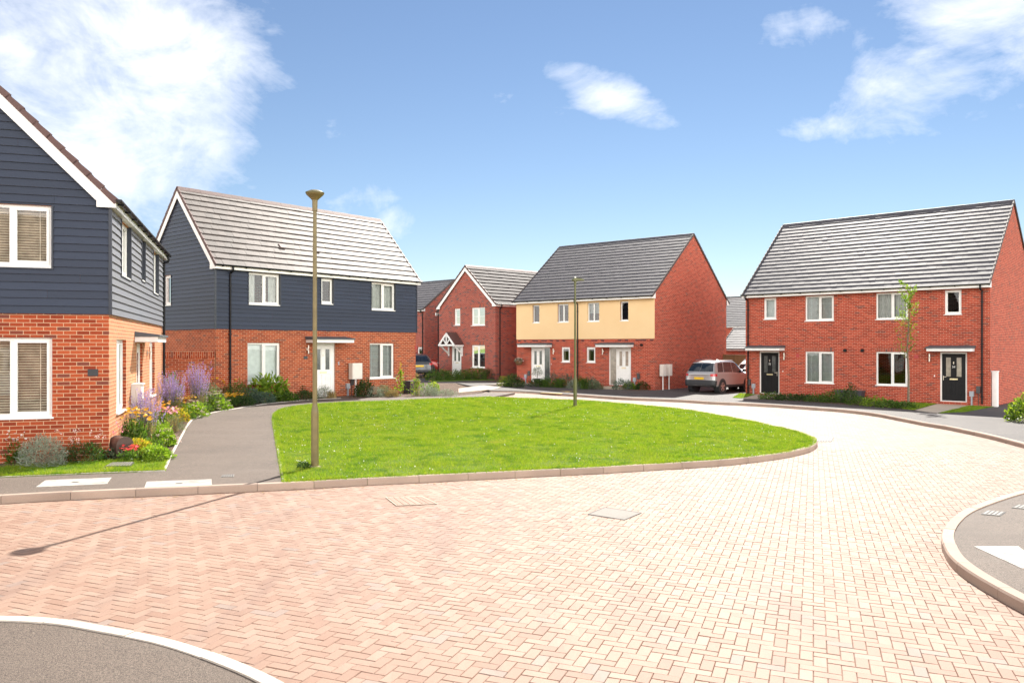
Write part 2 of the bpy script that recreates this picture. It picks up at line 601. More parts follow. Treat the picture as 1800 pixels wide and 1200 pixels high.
M['grass'] = grass()
M['petal_white'] = leaf_mat('white_petal', [(0, (0.72, 0.72, 0.68)), (1, (0.85, 0.84, 0.8))], 0.6, 0.3, (1, 1, 1))
M['petal_pink'] = leaf_mat('pink_petal', [(0, (0.62, 0.16, 0.25)), (1, (0.78, 0.36, 0.42))], 0.6, 0.3, (1, .9, .9))
M['petal_blush'] = leaf_mat('blush_flower_head', [(0, (0.62, 0.42, 0.38)), (1, (0.75, 0.62, 0.55))], 0.7, 0.2, (1, .95, .9))
M['petal_red'] = leaf_mat('red_petal', [(0, (0.55, 0.02, 0.03)), (1, (0.72, 0.09, 0.07))], 0.6, 0.3, (1.2, .8, .8))
M['petal_yellow'] = leaf_mat('golden_petal', [(0, (0.78, 0.36, 0.01)), (1, (0.85, 0.52, 0.03))], 0.6, 0.35, (1.1, 1, .6))
M['petal_purple'] = leaf_mat('lilac_spike', [(0, (0.25, 0.19, 0.42)), (0.6, (0.38, 0.30, 0.56)), (1, (0.55, 0.42, 0.62))], 0.7, 0.35, (1.1, 1, 1.2))
M['leaf_mid'] = leaf_mat('mid_green_leaf', [(0, (0.035, 0.075, 0.014)), (0.6, (0.075, 0.14, 0.022)), (1, (0.13, 0.19, 0.04))])
M['leaf_dark'] = leaf_mat('dark_green_leaf', [(0, (0.018, 0.042, 0.012)), (0.6, (0.04, 0.08, 0.02)), (1, (0.07, 0.115, 0.03))])
M['leaf_bright'] = leaf_mat('bright_green_leaf', [(0, (0.09, 0.17, 0.012)), (0.6, (0.17, 0.27, 0.022)), (1, (0.28, 0.36, 0.05))])
M['leaf_laurel'] = leaf_mat('laurel_leaf', [(0, (0.03, 0.06, 0.008)), (0.4, (0.09, 0.15, 0.014)), (0.8, (0.19, 0.26, 0.025)), (1, (0.30, 0.34, 0.05))], .35)
M['leaf_silver'] = leaf_mat('silver_leaf', [(0, (0.16, 0.19, 0.14)), (0.6, (0.27, 0.31, 0.23)), (1, (0.38, 0.42, 0.33))], 0.7, 0.25, (1.1, 1.1, .9))
M['leaf_greygreen'] = leaf_mat('grey_green_leaf', [(0, (0.07, 0.10, 0.06)), (0.6, (0.14, 0.185, 0.10)), (1, (0.23, 0.27, 0.16))], 0.7, 0.3, (1.2, 1.2, .8))
M['leaf_gold'] = leaf_mat('golden_leaf', [(0, (0.16, 0.17, 0.015)), (0.5, (0.33, 0.30, 0.03)), (0.85, (0.45, 0.33, 0.04)), (1, (0.48, 0.17, 0.04))])
M['leaf_straw'] = leaf_mat('straw_stem', [(0, (0.22, 0.15, 0.06)), (1, (0.45, 0.33, 0.14))], 0.8, 0.2)
M['leaf_blue'] = leaf_mat('blue_green_leaf', [(0, (0.045, 0.085, 0.06)), (0.6, (0.09, 0.14, 0.095)), (1, (0.15, 0.21, 0.14))], 0.65, 0.3, (1.1, 1.2, .9))
M['bark'] = simple('pale_bark', (0.17, 0.125, 0.085), 0.9, vary=0.3, scale=30)
M['fence_wood'] = boards('treated_fence_board', (0.26, 0.15, 0.06))
M['lamp_metal'] = simple('olive_bronze_paint', (0.165, 0.125, 0.045), 0.45, 0.5, vary=0.12)
M['lamp_green'] = simple('olive_green_paint', (0.105, 0.105, 0.03), 0.45, 0.5, vary=0.12)
M['lamp_lens'] = simple('clear_lamp_lens', (0.6, 0.6, 0.55), 0.15, 0.6)
M['steel_cover'] = simple('galvanised_cover', (0.19, 0.175, 0.155), 0.7, metal=0.1, vary=0.15, scale=40)
M['iron'] = simple('cast_iron', (0.05, 0.046, 0.044), 0.7, metal=0.2, vary=0.2, scale=40)
M['terracotta'] = simple('brown_plastic_case', (0.075, 0.04, 0.03), 0.45)
M['anthracite'] = simple('anthracite_planter', (0.045, 0.042, 0.05), 0.6)
M['tyre'] = simple('tyre_rubber', (0.02, 0.02, 0.02), 0.8)
M['alloy'] = simple('alloy_wheel', (0.55, 0.53, 0.5), 0.3, metal=0.9)
M['car_glass'] = simple('dark_car_glass', (0.012, 0.016, 0.02), 0.04, 0.9)
M['car_trim'] = simple('black_bumper_plastic', (0.025, 0.025, 0.027), 0.55)
M['tail_light'] = simple('red_tail_lens', (0.55, 0.02, 0.025), 0.15, 0.7, coat=0.5)
M['plate_yellow'] = simple('yellow_plate', (0.80, 0.50, 0.02), 0.4)
M['wicker'] = simple('wicker_basket', (0.16, 0.085, 0.035), 0.8, vary=0.3, scale=40)


def car_paint(name, col, metal=0.5, rough=0.3):
    t = NT(name)
    t.pbr(col, rough, 0.5, metal, None, 0.8)
    return t.m


M['paint_silver'] = car_paint('silver_champagne_paint', (0.36, 0.34, 0.335), 0.5, 0.32)
M['paint_white'] = car_paint('white_car_paint', (0.72, 0.72, 0.72), 0.0, 0.35)
M['paint_grey'] = car_paint('dark_grey_car_paint', (0.045, 0.045, 0.05), 0.3, 0.3)
M['paint_red'] = car_paint('red_car_paint', (0.42, 0.03, 0.015), 0.2, 0.3)
# ------------------------------------------------------------------ house kit
PENDING = []


class House:
    def __init__(s, name, label, x, y, th, zb, L, W, e, r, oe=0.3, ov=0.06, cat='house', brickm='brick_red', tile='tile_grey', verge='verge_grey', back_z=None):
        s.root = empty(name, (x, y, zb), th, label, cat)
        s.L, s.W, s.e, s.r, s.oe, s.ov = L, W, e, r, oe, ov
        s.ze = e + 0.19
        s.br, s.tile, s.verge = M[brickm], M[tile], M[verge]
        s.holes = {'front': [], 'left': [], 'right': [], 'back': []}
        s.todo = []
        run = W / 2 + oe
        rise = (r - 0.05) - s.ze
        s.pitch = math.atan2(rise, run)
        s.slen = math.hypot(run, rise)

    def P(s, face, a, z, off=0.0):
        if face == 'front': return (a, -off, z)
        if face == 'left': return (-off, a, z)
        if face == 'right': return (s.L + off, a, z)
        return (a, s.W + off, z)

    def fbox(s, mb, face, a0, a1, z0, z1, o0, o1, mi=0):
        c = [s.P(face, a0, z0, o0), s.P(face, a1, z1, o1)]
        mb.box(min(c[0][0], c[1][0]), max(c[0][0], c[1][0]), min(c[0][1], c[1][1]), max(c[0][1], c[1][1]), z0, z1, mi)

    def slope_z(s, y):
        y = min(y, s.W - y)
        return s.ze + (y + s.oe) * math.tan(s.pitch)

    # ---- walls
    def sheet(s, mb, face, a0, a1, z0, z1, holes, off=0.0, dep=0.1, mi=0):
        hs = [h for h in holes if h[0] < a1 and h[1] > a0 and h[2] < z1 and h[3] > z0]
        xs = sorted({a0, a1} | {min(max(v, a0), a1) for h in hs for v in h[:2]})
        zs = sorted({z0, z1} | {min(max(v, z0), z1) for h in hs for v in h[2:4]})
        for i in range(len(xs) - 1):
            for j in range(len(zs) - 1):
                cx, cz = (xs[i] + xs[i + 1]) / 2, (zs[j] + zs[j + 1]) / 2
                if any(h[0] < cx < h[1] and h[2] < cz < h[3] for h in hs): continue
                q = [(xs[i], zs[j]), (xs[i + 1], zs[j]), (xs[i + 1], zs[j + 1]), (xs[i], zs[j + 1])]
                mb.face([s.P(face, a, z, off) for a, z in q], uv=q, mi=mi)
        for h in hs:
            b, t = max(h[2], z0), min(h[3], z1)
            for a in h[:2]:
                mb.face([s.P(face, a, b, off), s.P(face, a, b, off - dep), s.P(face, a, t, off - dep), s.P(face, a, t, off)],
                        uv=[(0, b), (dep, b), (dep, t), (0, t)], mi=mi)
            for z in (h[2], h[3]):
                if z0 <= z <= z1:
                    mb.face([s.P(face, h[0], z, off), s.P(face, h[1], z, off), s.P(face, h[1], z, off - dep), s.P(face, h[0], z, off - dep)], mi=mi)

    def walls(s):
        mb = MB()
        zt = s.e + 0.02
        s.sheet(mb, 'front', 0, s.L, -0.25, zt, s.holes['front'])
        s.sheet(mb, 'back', 0, s.L, -0.25, zt, s.holes['back'])
        for f in ('left', 'right'):
            s.sheet(mb, f, 0, s.W, -0.25, s.e, s.holes[f])
            d = 0.04
            poly = [(0, s.e), (s.W, s.e), (s.W, s.slope_z(s.W) - d), (s.W / 2, s.r - 0.05 - d), (0, s.slope_z(0) - d)]
            mb.face([s.P(f, a, z) for a, z in poly], uv=poly)
        mb.build('wall', s.br, s.root)

    def soldier(s, face, a0, a1, z0, z1, mat=None):
        mb = MB()
        q = [(a0, z0), (a1, z0), (a1, z1), (a0, z1)]
        mb.face([s.P(face, a, z, 0.004) for a, z in q], uv=[(z - z0 + 0.005, a) for a, z in q])
        mb.build('soldier_course', mat or s.br, s.root)

    def cladding(s, face, a0, a1, z0, holes, gable=False, expo=0.15):
        """lapped boards, each its own slanted piece, cut round the openings"""
        mb = MB()
        ztop = s.r - 0.1 if gable else s.e
        k = 0
        rnd = random.Random(5 + len(face))

        def lim(z):
            if not gable or z <= s.e: return a0, a1
            y = (z + 0.03 - s.ze) / math.tan(s.pitch) - s.oe
            return max(a0, y), min(a1, s.W - y)
        z = z0
        while z < ztop - 0.02:
            zt = min(z + expo, ztop)
            cuts = sorted({z, zt} | {v for h in holes for v in h[2:4] if z < v < zt} | ({s.e} if gable and z < s.e < zt else set()))
            for i in range(len(cuts) - 1):
                b, t = cuts[i], cuts[i + 1]
                ob, ot = [0.022 + 0.026 * (1 - (q - z) / expo) for q in (b, t)]
                lb, rb = lim(b); lt, rt = lim(t)
                if rt - lt < 0.02: continue
                hs = sorted([(h[0], h[1]) for h in holes if h[2] < (b + t) / 2 < h[3]])
                segs, c = [], None
                lo = (lb, lt)
                for h0, h1 in hs:
                    segs.append((lo, (h0, h0))); lo = (h1, h1)
                segs.append((lo, (rb, rt)))
                # board joints
                out = []
                for (p, q) in segs:
                    w = q[0] - p[0]
                    if w > 1.2:
                        j = p[0] + 0.5 + rnd.random() * (w - 1.0)
                        if p[1] < j < q[1]:
                            out += [(p, (j - .0015, j - .0015)), ((j + .0015, j + .0015), q)]
                            continue
                    out.append((p, q))
                for (p, q) in out:
                    if q[0] - p[0] < 0.005: continue
                    pts = [(p[0], b, ob), (q[0], b, ob), (q[1], t, ot), (p[1], t, ot)]
                    mb.face([s.P(face, a, zz, o) for a, zz, o in pts], uv=[(a + k * 3.7, zz) for a, zz, o in pts])
                    if i == 0:
                        mb.face([s.P(face, p[0], b, 0.015), s.P(face, q[0], b, 0.015), s.P(face, q[0], b, ob), s.P(face, p[0], b, ob)])
            z = zt
            k += 1
        mb.build('cladding', M['clad'], s.root)
        for h in holes:   # slate lining round each opening
            tr = MB()
            s.fbox(tr, face, h[0] - 0.03, h[0] + 0.004, h[2] - .03, h[3], -0.1, 0.055)
            s.fbox(tr, face, h[1] - 0.004, h[1] + 0.03, h[2] - .03, h[3], -0.1, 0.055)
            s.fbox(tr, face, h[0] - 0.028, h[1] + 0.028, h[2] - .06, h[2] - .034, 0, 0.053)
            tr.build('window_lining', M['clad_trim'], s.root)

    def trim(s, face, a0, a1, z0, z1):
        tr = MB(); s.fbox(tr, face, a0, a1, z0, z1, 0, .056); tr.build('corner_trim', M['clad_trim'], s.root)

    # ---- roof
    def roof(s, gauge=0.325, tw=0.3, barge=False, vents=(), th=.034):
        cp, sp = math.cos(s.pitch), math.sin(s.pitch)
        x0, x1 = -s.ov, s.L + s.ov

        def S(side, x, d, h):
            y = -s.oe + d * cp - h * sp
            z = s.ze - 0.035 + d * sp + h * cp
            return (x, y if side == 0 else s.W - y, z)
        n = max(3, round(s.slen / gauge))
        g = s.slen / n
        mb, ve = MB(), (MB(), MB())
        rnd = random.Random(int(s.L * 100))
        for side in (0, 1):
            mb.face([S(side, x0, 0, -.012), S(side, x1, 0, -.012), S(side, x1, s.slen, -.012), S(side, x0, s.slen, -.012)])
            for k in range(n):
                d0 = k * g - (0.04 if k == 0 else 0)
                d1 = min((k + 1) * g + 0.07, s.slen + .01)
                row = rnd.uniform(-.05, .05) * th
                x = x0 - (tw / 2 if k % 2 else 0)
                while x < x1:
                    a, b = max(x, x0), min(x + tw - 0.004, x1)
                    x += tw
                    if b - a < 0.02: continue
                    t = th + row + rnd.uniform(-.1, .1) * th
                    dj = d0 + rnd.uniform(-.004, .004)
                    t2 = 0.002
                    tl = t + rnd.uniform(-.06, .06) * th
                    mb.face([S(side, a, dj, t), S(side, b, dj, tl), S(side, b, d1, t2), S(side, a, d1, t2)])
                    mb.face([S(side, a, dj, t * .42), S(side, b, dj, t * .42), S(side, b, dj, tl), S(side, a, dj, t)])
                    mb.face([S(side, b, dj, -.002), S(side, b, d1, -.002), S(side, b, d1, t2), S(side, b, dj, tl)])
                    mb.face([S(side, a, dj, -.002), S(side, a, d1, -.002), S(side, a, d1, t2), S(side, a, dj, t)])
                # verge caps, one unit a course
                for ei, (xa, xb) in enumerate(((x0 - 0.014, x0 + 0.035), (x1 - 0.035, x1 + 0.014))):
                    lo = -0.075
                    c = [S(side, xx, dd, hh) for xx in (xa, xb) for dd, hh in ((d0 - .01, lo), (d0 - .01, .05), (d0 + g + .02, lo), (d0 + g + .02, .022))]
                    for q in ((0, 1, 3, 2), (4, 5, 7, 6), (0, 1, 5, 4), (2, 3, 7, 6), (1, 3, 7, 5), (0, 2, 6, 4)):
                        ve[ei].face([c[i] for i in q])
        rt = mb.build('roof', s.tile, s.root)
        for q in ve: q.build('verge', s.verge, rt)
        rd = MB()
        x, i = x0, 0
        while x < x1:
            b = min(x + 0.45, x1)
            q0 = 0.128 if i % 2 else 0.135
            ap, tn_ = s.r - .079 + th * .6, math.tan(s.pitch)
            pr = [(s.W / 2 - q0, ap - q0 * tn_ - .008), (s.W / 2 - q0, ap - q0 * tn_ + .014), (s.W / 2 - .03, ap + .010), (s.W / 2, ap + .022 + (.004 if i % 2 else 0)), (s.W / 2 + .03, ap + .010), (s.W / 2 + q0, ap - q0 * tn_ + .014), (s.W / 2 + q0, ap - q0 * tn_ - .008)]
            rd.prism(pr, 0, x + .004, b)
            x += 0.45; i += 1
        rd.build('ridge_tiles', s.verge if barge else s.tile, rt)
        for (vx, vd) in vents:
            vm = MB()
            c = [S(0, xx, dd, hh) for xx in (vx, vx + .25) for dd, hh in ((vd, .03), (vd, .06), (vd + .24, .03), (vd + .24, .045))]
            for q in ((0, 1, 3, 2), (4, 5, 7, 6), (0, 1, 5, 4), (2, 3, 7, 6), (1, 3, 7, 5)): vm.face([c[i] for i in q])
            vm.build('roof_vent', M['verge_brown'], rt)
        # fascia, soffit, gutter
        for side in (0, 1):
            fm = MB()
            ya, yb = (-s.oe, -s.oe + .02) if side == 0 else (s.W + s.oe - .02, s.W + s.oe)
            fm.box(-s.ov + .002, s.L + s.ov - .002, ya, yb, s.e, s.ze - 0.03)
            y0, y1 = (-s.oe + .02, 0.02) if side == 0 else (s.W - .02, s.W + s.oe - .02)
            fm.box(-s.ov + .004, s.L + s.ov - .004, y0, y1, s.e + .003, s.e + .012)
            inn = 0.2 if barge else 0.02
            for xa, xb in ((-s.ov, -s.ov + .018), (s.L + s.ov - .018, s.L + s.ov)):
                zi = s.ze - .06 + (inn + s.oe) * math.tan(s.pitch)
                poly = [(-s.oe - .004, s.e - .002), (inn, s.e - .002), (inn, zi - (0.02 if barge else .05)), (-s.oe - .004, s.ze - .065)]
                if side == 1: poly = [(s.W - p[0], p[1]) for p in poly]
                fm.prism(poly, 0, xa - .003, xb)
            fm.build('fascia', M['upvc'], s.root)
        if barge:
            tn = math.tan(s.pitch)
            for xa, xb, ua, ub in ((-s.ov + .003, -s.ov + .02, -s.ov + .02, .05), (s.L + s.ov - .02, s.L + s.ov - .003, s.L - .05, s.L + s.ov - .02)):
                for side in (0, 1):
                    bm = MB()
                    hgt = 0.245 / cp
                    z0 = s.ze - .06 + (0.203 + s.oe) * tn
                    z1 = s.ze - .06 + (s.W / 2 + s.oe) * tn
                    poly = [(0.203, z0 - hgt), (s.W / 2, z1 - hgt), (s.W / 2, z1), (0.203, z0)]
                    if side: poly = [(s.W - p[0], p[1]) for p in poly]
                    bm.prism(poly, 0, xa, xb)
                    # underside closing the overhang back to the wall
                    z0 = s.ze - .10 + s.oe * tn; z1 = s.ze - .10 + (s.W / 2 + s.oe) * tn
                    yy = (0, s.W / 2) if side == 0 else (s.W, s.W / 2)
                    bm.face([(ua, yy[0], z0), (ub, yy[0], z0), (ub, yy[1], z1), (ua, yy[1], z1)])
                    bm.build('bargeboard', M['upvc'], s.root)
        for side in (0, 1):
            gm = MB()
            y = -s.oe - .062 if side == 0 else s.W + s.oe + .062
            z = s.ze - .035
            prof = [(y + .056 * math.cos(t), z + .056 * math.sin(t)) for t in [math.pi + math.pi * q / 8 for q in range(9)]]
            prof += [(y + .05, z + .004), (y - .05, z + .004)]
            gm.prism(prof, 0, -s.ov - .03, s.L + s.ov + .03)
            for k in range(int(s.L / 0.95) + 1):
                xx = 0.12 + k * 0.95
                gm.box(xx, xx + .035, y - .064, y + .064, z - .075, z - .045)
            gm.build('gutter', M['black_plastic'], s.root)

    def downpipe(s, face, a, base=0.06):
        mb = MB()
        zt = s.ze - .07
        o1, o2 = s.oe + .06, 0.065
        pts = [(zt, o1), (zt - .14, o1), (zt - .2, o1 - .01), (s.e - .1, o2 + .02), (s.e - .17, o2), (base, o2)]
        mb.tube([s.P(face, a, z, o) for z, o in pts], 0.036, 10)
        for z in (4.3, 2.55, 1.3, .35):
            if z < s.e - .3: s.fbox(mb, face, a - .05, a + .05, z, z + .035, 0, o2 + .03)
        mb.build('downpipe', M['black_plastic'], s.root, True)

    # ---- openings
    def window(s, face, a0, a1, z0, z1, mull=1, sash=(1,), fill='blind', rec=0.075, sill=True, bars=False, front=0.0):
        s.holes[face].append((a0, a1, z0, z1))
        s.todo.append((face, a0, a1, z0, z1, mull, sash, fill, rec - front, sill, bars))

    def _window(s, face, a0, a1, z0, z1, mull, sash, fill, rec, sill, bars):
        fr = MB()
        w = 0.055
        o0, o1 = -rec - .06, -rec
        b = lambda x0, x1, y0, y1, p=o0, q=o1: s.fbox(fr, face, x0, x1, y0, y1, p, q)
        b(a0, a1, z1 - w, z1); b(a0, a1, z0, z0 + w)
        b(a0, a0 + w, z0 + w, z1 - w); b(a1 - w, a1, z0 + w, z1 - w)
        edges = [a0 + w]
        for k in range(mull):
            c = a0 + (a1 - a0) * (k + 1) / (mull + 1)
            b(c - .032, c + .032, z0 + w, z1 - w)
            edges += [c - .032, c + .032]
        edges.append(a1 - w)
        lights = [(edges[2 * i], edges[2 * i + 1]) for i in range(mull + 1)]
        for i, (p, q) in enumerate(lights):
            if i in sash:
                v = 0.048
                so, sq = o0 + .01, o1 + .012
                b(p, q, z1 - w - v, z1 - w, so, sq); b(p, q, z0 + w, z0 + w + v, so, sq)
                b(p, p + v, z0 + w + v, z1 - w - v, so, sq); b(q - v, q, z0 + w + v, z1 - w - v, so, sq)
            else:
                v = 0.012
                so, sq = o0 + .015, o1 - .012
                b(p, q, z1 - w - v, z1 - w, so, sq); b(p, q, z0 + w, z0 + w + v, so, sq)
                b(p, p + v, z0 + w + v, z1 - w - v, so, sq); b(q - v, q, z0 + w + v, z1 - w - v, so, sq)
            if bars:
                zc = z0 + (z1 - z0) * .5
                b(p, q, zc - .012, zc + .012, -rec - .04, -rec - .015)
        win = fr.build('window', M['upvc'], s.root)
        gl = MB()
        for p, q in lights:
            gl.face([s.P(face, p, z0 + w, -rec - .03), s.P(face, q, z0 + w, -rec - .03), s.P(face, q, z1 - w, -rec - .03), s.P(face, p, z1 - w, -rec - .03)])
        gl.build('pane', M['glass'], win)
        if sill:
            sm = MB()
            s.fbox(sm, face, a0 - .03, a1 + .03, z0 - .032, z0 + .002, -rec - .02, .045)
            sm.build('sill', M['upvc'], win)
        oo = -rec - .13
        A0, A1, Z0, Z1 = a0 - .06, a1 + .06, z0 - .05, z1 + .05
        fm = MB()
        if fill in ('blind', 'oak', 'halfblind'):
            lo = Z0 if fill != 'halfblind' else Z0 + (Z1 - Z0) * .45
            z = lo
            st = 0.05
            while z < Z1:
                fm.face([s.P(face, A0, z, oo - .012), s.P(face, A1, z, oo - .012), s.P(face, A1, z + st * .74, oo + .012), s.P(face, A0, z + st * .74, oo + .012)])
                z += st
            for q in (.2, .8):
                c = A0 + (A1 - A0) * q
                s.fbox(fm, face, c - .008, c + .008, lo, Z1, oo + .014, oo + .016)
            fm.build('blind', M['blind_wood'] if fill == 'oak' else M['blind_white'], win)
        elif fill == 'roller':
            fm.face([s.P(face, A0, Z0, oo), s.P(face, A1, Z0, oo), s.P(face, A1, Z1, oo), s.P(face, A0, Z1, oo)])
            fm.build('blind', M['blind_white'], win)
        elif fill in ('curtain', 'warm', 'sides'):
            spans = [(A0, A1)] if fill == 'curtain' else [(A0, A0 + (A1 - A0) * .3), (A1 - (A1 - A0) * .3, A1)]
            for p, q in spans:
                m = int((q - p) / .03)
                for i in range(m):
                    x, y = p + (q - p) * i / m, p + (q - p) * (i + 1) / m
                    wv = lambda t: oo + .025 * math.sin(t * 52) + .012 * math.sin(t * 23)
                    fm.face([s.P(face, x, Z0, wv(x)), s.P(face, y, Z0, wv(y)), s.P(face, y, Z1, wv(y)), s.P(face, x, Z1, wv(x))])
            fm.build('curtain', M['curtain_warm'] if fill == 'warm' else M['curtain'], win, True)
        return win

    def door(s, face, a0, a1, z0, z1, col, gcol, side=None, handle='right', number=None):
        """leaf, frame, two long lights, letterbox; side = sidelight on that hand"""
        s.holes[face].append((a0, a1, z0, z1))
        rec = 0.06
        w = .065
        x0, x1 = a0 + w, a1 - w
        leaf = MB(); fr = MB()
        b = lambda m, p, q, u, v, o, r: s.fbox(m, face, p, q, u, v, -rec + o, -rec + r)
        b(fr, a0, a0 + w, z0, z1, -.07, 0); b(fr, a1 - w, a1, z0, z1, -.07, 0); b(fr, a0 + w, a1 - w, z1 - w, z1, -.07, 0)
        b(fr, a0 + w, a1 - w, z0, z0 + .035, -.07, .01)
        gl = MB()
        if side:
            sw = 0.40
            c0, c1 = (x1 - sw, x1) if side == 'right' else (x0, x0 + sw)
            if side == 'right': x1 = c0 - .05; b(fr, x1, c0, z0 + .035, z1 - w, -.07, 0)
            else: x0 = c1 + .05; b(fr, c1, x0, z0 + .035, z1 - w, -.07, 0)
            b(gl, c0, c1, z0 + .035, z1 - w, -.045, -.035)
        lz0, lz1 = z0 + .04, z1 - w - .005
        wd = x1 - x0
        b(leaf, x0 + .004, x1 - .004, lz0, lz1, -.055, -.02)
        H = lz1 - lz0
        rails = [(.0, .11), (.42, .50), (.935, 1.0)]
        for p, q in rails: b(leaf, x0 + .004, x1 - .004, lz0 + p * H, lz0 + q * H, -.02, -.006)
        for p, q in ((0, .13), (.42, .58), (.87, 1)):
            for (u, v) in ((.11, .42), (.50, .935)):
                b(leaf, x0 + .004 + p * wd, x0 - .004 + q * wd, lz0 + u * H, lz0 + v * H, -.02, -.006)
        for p, q in ((.17, .38), (.62, .83)):
            b(leaf, x0 + p * wd, x0 + q * wd, lz0 + .145 * H, lz0 + .385 * H, -.02, -.010)
            b(gl, x0 + (p + .005) * wd, x0 + (q - .005) * wd, lz0 + .515 * H, lz0 + .92 * H, -.02, -.012)
        d = leaf.build('door', col, s.root)
        fr.build('door_frame', M['upvc'], d)
        gl.build('glazing', gcol, d)
        lb = MB(); b(lb, x0 + .33 * wd, x0 + .67 * wd, lz0 + .445 * H, lz0 + .475 * H, -.006, .004)
        lb.build('letterbox', M['brass'], d)
        hd = MB()
        hx = x1 - .075 if handle == 'right' else x0 + .055
        sg = -1 if handle == 'right' else 1
        b(hd, hx - .013, hx + .013, lz0 + .43 * H, lz0 + .53 * H, -.006, .004)
        b(hd, min(hx, hx + sg * .12), max(hx, hx + sg * .12), lz0 + .50 * H, lz0 + .512 * H, .03, .045)
        b(hd, hx - .009, hx + .009, lz0 + .498 * H, lz0 + .514 * H, .004, .03)
        hd.build('handle', M['chrome'], d)
        kn = MB(); b(kn, x0 + .48 * wd, x0 + .52 * wd, lz0 + .78 * H, lz0 + .83 * H, -.006, .012)
        kn.build('knocker', M['chrome'], d)
        if number:
            cu = bpy.data.curves.new('house_number', 'FONT')
            cu.body = number; cu.size = .13; cu.extrude = .003; cu.align_x = 'CENTER'
            tmp = bpy.data.objects.new('tmp', cu); COL.objects.link(tmp)
            me = bpy.data.meshes.new_from_object(tmp.evaluated_get(bpy.context.evaluated_depsgraph_get()))
            bpy.data.objects.remove(tmp)
            me.materials.clear()
            o = link_mesh('house_number', me, M['upvc'], d)
            o.location = s.P(face, (x0 + x1) / 2, lz0 + .70 * H, -rec + .0)
            o.rotation_euler = (math.pi / 2, 0, 0)
        return d

    def canopy(s, face, a0, a1, z=2.26, depth=.62):
        mb = MB(); s.fbox(mb, face, a0, a1, z, z + .125, 0.002, depth)
        c = mb.build('canopy', M['white_paint'], s.root)
        rf = MB()
        p = [(a0 - .03, z + .127), (a1 + .03, z + .127)]
        V = []
        for off, zz in ((0.002, z + .25), (depth + .05, z + .175), (depth + .05, z + .127), (0.002, z + .127)):
            V.append([s.P(face, a0 - .035, zz, off), s.P(face, a1 + .035, zz, off)])
        for i in range(4):
            rf.face([V[i][0], V[i][1], V[(i + 1) % 4][1], V[(i + 1) % 4][0]])
        rf.face([v[0] for v in V]); rf.face([v[1] for v in V])
        rf.build('canopy_roof', M['dark_grey_felt'], c)
        return c

    def wall_lamp(s, face, a, z):
        mb = MB()
        x, y, _ = s.P(face, a, 0, 0.085)
        mb.lathe([(0, z - .02), (.036, z - .02), (.036, z + .13), (.022, z + .14), (.022, z + .17), (.036, z + .18), (.036, z + .31), (0, z + .31)], x, y, 12)
        s.fbox(mb, face, a - .012, a + .012, z + .14, z + .17, 0, .08)
        s.fbox(mb, face, a - .035, a + .035, z + .10, z + .21, 0, .012)
        mb.build('wall_lamp', M['chrome'], s.root)

    def vent(s, face, a, z, r=.075):
        mb = MB()
        p0, p1 = s.P(face, a, z, 0), s.P(face, a, z, .09)
        mb.tube([p0, p1], r, 14)
        mb.build('flue_vent', M['black_plastic'], s.root)

    def plate(s, name, face, a0, a1, z0, z1, mat, o=.012):
        mb = MB(); s.fbox(mb, face, a0, a1, z0, z1, 0.001, o)
        return mb.build(name, mat, s.root)

    def cable_boxes(s, face, a, dirn=1):
        """grey cable box on its conduit and the darker box beside it"""
        mb = MB()
        s.fbox(mb, face, a - .08, a + .08, .36, .58, .002, .11)
        s.fbox(mb, face, a - .028, a + .028, -.12, .36, .03, .085)
        mb.build('cable_box', M['grey_box'], s.root)
        mb = MB()
        c = a + dirn * .24
        s.fbox(mb, face, c - .075, c + .075, .50, .80, .002, .08)
        s.fbox(mb, face, c - .008, c + .008, -.1, .5, .002, .02)
        mb.build('meter_junction', M['dark_box'], s.root)

    def finish(s, **kw):
        PENDING.append(s)
        for t in s.todo: s._window(*t)
        s.roof(**kw)


def rect(h): return [(a[0], a[1], a[2], a[3]) for a in h]
# ------------------------------------------------------------------ the houses
# 1: slate boarded house cut by the picture's left edge (ridge runs away from us, its long side faces right, into the sun)
x1_, y1_, t1_ = -16.413, 12.501, 0.320
px, py = x1_ + 9 * math.cos(t1_), y1_ + 9 * math.sin(t1_)
h = House('detached_house', 'nearest house, slate grey boarding over orange brick, with a slate plaque', px, py, t1_ + math.pi / 2, .217,
          9.62, 5.15, 4.87, 7.86, .13, .12, brickm='brick_orange', tile='tile_brown', verge='verge_brown')
# gable towards us is its 'left' face; distance from the near corner along it is 9-a
gu = (0.98, 2.34, 3.70, 4.86); gl_ = (0.98, 2.34, .83, 2.345)
h.window('left', *gu, fill='oak', sash=(0,), front=.03); h.window('left', *gl_, fill='oak', sash=(0,))
sd = [(1.25, 2.6, 3.7, 4.86), (4.5, 5.12, 3.85, 4.86), (6.88, 8.15, 3.7, 4.86)]
for q in sd: h.window('front', *q, mull=0 if q[1] - q[0] < 1 else 1, fill='roller', front=.03)
h.window('front', .88, 2.2, .80, 2.32, fill='roller'); h.window('front', 6.42, 7.6, .80, 2.32, fill='roller')
h.finish(gauge=.31, barge=True)
CL = 2.80
h.cladding('left', -.03, 5.18, CL, [gu], gable=True)
h.cladding('front', -.03, 9.65, CL, sd)
for a in (-.055, 9.62): h.trim('front', a, a + .055, CL - .01, 4.86)
h.door('front', 3.88, 4.95, .10, 2.25, M['white_paint'], M['frosted'])
h.canopy('front', 3.55, 5.5, 2.28, .50)
h.downpipe('front', 9.47)
h.wall_lamp('front', 5.9, 1.85)
pq = h.plate('name_plaque', 'left', .19, .37, 1.60, 1.735, M['plaque'], .015)
mb = MB(); h.fbox(mb, 'front', 2.95, 3.42, .50, 1.28, .002, .21); h.fbox(mb, 'front', 2.93, 3.44, 1.28, 1.31, .002, .24)
mb.build('meter_cabinet', M['cream_box'], h.root)
H1 = h

